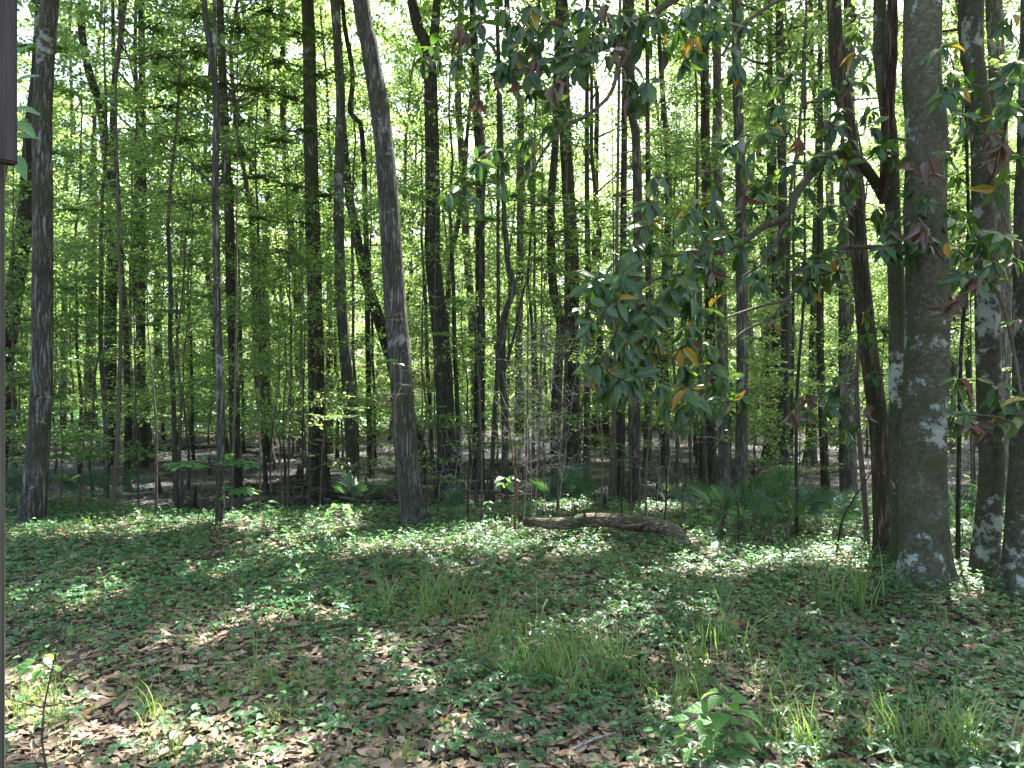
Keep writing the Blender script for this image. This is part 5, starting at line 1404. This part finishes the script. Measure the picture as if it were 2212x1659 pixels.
for i, (x, y, s, nf) in enumerate(PALM):
    p = g_at(x, y)
    if x > 1980: lab, g = 'palmetto with broad fan fronds lit from behind between the trunks at the right', 'palmettos between the right hand trunks'
    elif x > 1480: lab, g = 'dwarf palmetto with spiky fan fronds in the group left of the leaning rusty tree', 'palmettos left of the leaning rusty tree'
    elif x < 320: lab, g = 'shaded palmetto near the foot of the grey trunk by the post', 'palmettos near the post'
    else:
        g = None
        lab = {1240: 'upright palmetto with a tall grey green fan behind the left end of the fallen log', 1195: 'low palmetto with white sunlit fans behind the left end of the fallen log', 975: 'small spiky palmetto right of the foot of the big leaning tree', 765: 'palmetto with a sunlit yellow frond at the end of the stick heap', 860: 'tall narrow palmetto left of the foot of the big leaning tree', 716: 'tiny folded palmetto seedling below the sunlit bush', 1450: 'small palmetto behind the bend of the fallen log'}[x]
    e = empty('palmetto', p, lab, 'palmetto', g)
    for k in range(nf):
        o = ob('frond', FAN[(i + k) % 3], e); z = s * rr.uniform(.55, .9); o.scale = (z, z, z)
        o.rotation_euler = (rr.gauss(0, .15), rr.uniform(-.5, .25), k * 6.283 / nf + rr.uniform(-.3, .3))

# ------------------------------------------------------------------ timber post at the left edge
def boxm(name, sx, sy, z0, z1, mat, bev=.004):
    import bmesh
    bm = bmesh.new()
    bmesh.ops.create_cube(bm, size=1)
    for v in bm.verts: v.co = (v.co.x * sx, v.co.y * sy, z0 + (v.co.z + .5) * (z1 - z0))
    bmesh.ops.bevel(bm, geom=bm.edges[:], offset=bev, segments=2, affect='EDGES')
    me = bpy.data.meshes.new(name); bm.to_mesh(me); bm.free(); me.materials.append(M[mat])
    return me


Yp = 1.55
ang = rad(33)
pr = at(8, 700, Yp)
bz = gz(pr[0] - .05, Yp)
e = empty('timber_post', (pr[0] - .076, Yp + .06, bz), 'weathered brown timber post with a dark hanging board at the left edge', 'post')
o = ob('post', boxm('post', .09, .09, -.1, 4.2, 'timber_green'), e, (-.016, .0, 0)); o.rotation_euler = (0, 0, ang)
o = ob('hanging_board', boxm('hanging_board', .09, .035, at(0, 338, 1.5)[2] - bz, 4.2, 'timber'), e, (.060, -.075, 0)); o.rotation_euler = (0, 0, ang)
# broad leaves hanging behind the board
b = np.array([-2.6, 3.3, gz(-2.6, 3.3)])
e = empty('broadleaf_sapling', b, 'sapling stem with large yellow green leaves just behind the hanging board', 'sapling')
a = Acc(); T3 = at(20, 330, 3.3); P = spline(np.array([b - (0, 0, .05), (b + T3) / 2 + (-.1, 0, 0), T3, at(25, 120, 3.3)]), 14) - b
a.add(*tube(P, np.linspace(.012, .005, 14), 6)); ob('stem', a.mesh('stem', [M['twig']], True), e)
bl = Acc(); T = OVATE[0].copy(); bl.add(T * (1, .42, 1), OVATE[1]); lm = bl.mesh('leaf', [M['seedling']], True)
from mathutils import Matrix
for x, y, dx, dz in [(30, 235, .9, -.1), (34, 262, .8, -.5), (32, 335, .5, -.8), (28, 300, .9, .1), (30, 180, .8, .3), (20, 130, .6, .4)]:
    dd = unit(np.array([dx, -.2, dz])); nv = unit(np.array([.1, -.6, .8])); s_ = unit(np.cross(nv, dd)); nv = np.cross(dd, s_)
    o = ob('leaf', lm, e, at(x, y, 3.3) - b); o.rotation_euler = Matrix([[dd[0], s_[0], nv[0]], [dd[1], s_[1], nv[1]], [dd[2], s_[2], nv[2]]]).to_euler(); o.scale = (.13, .13, .13)
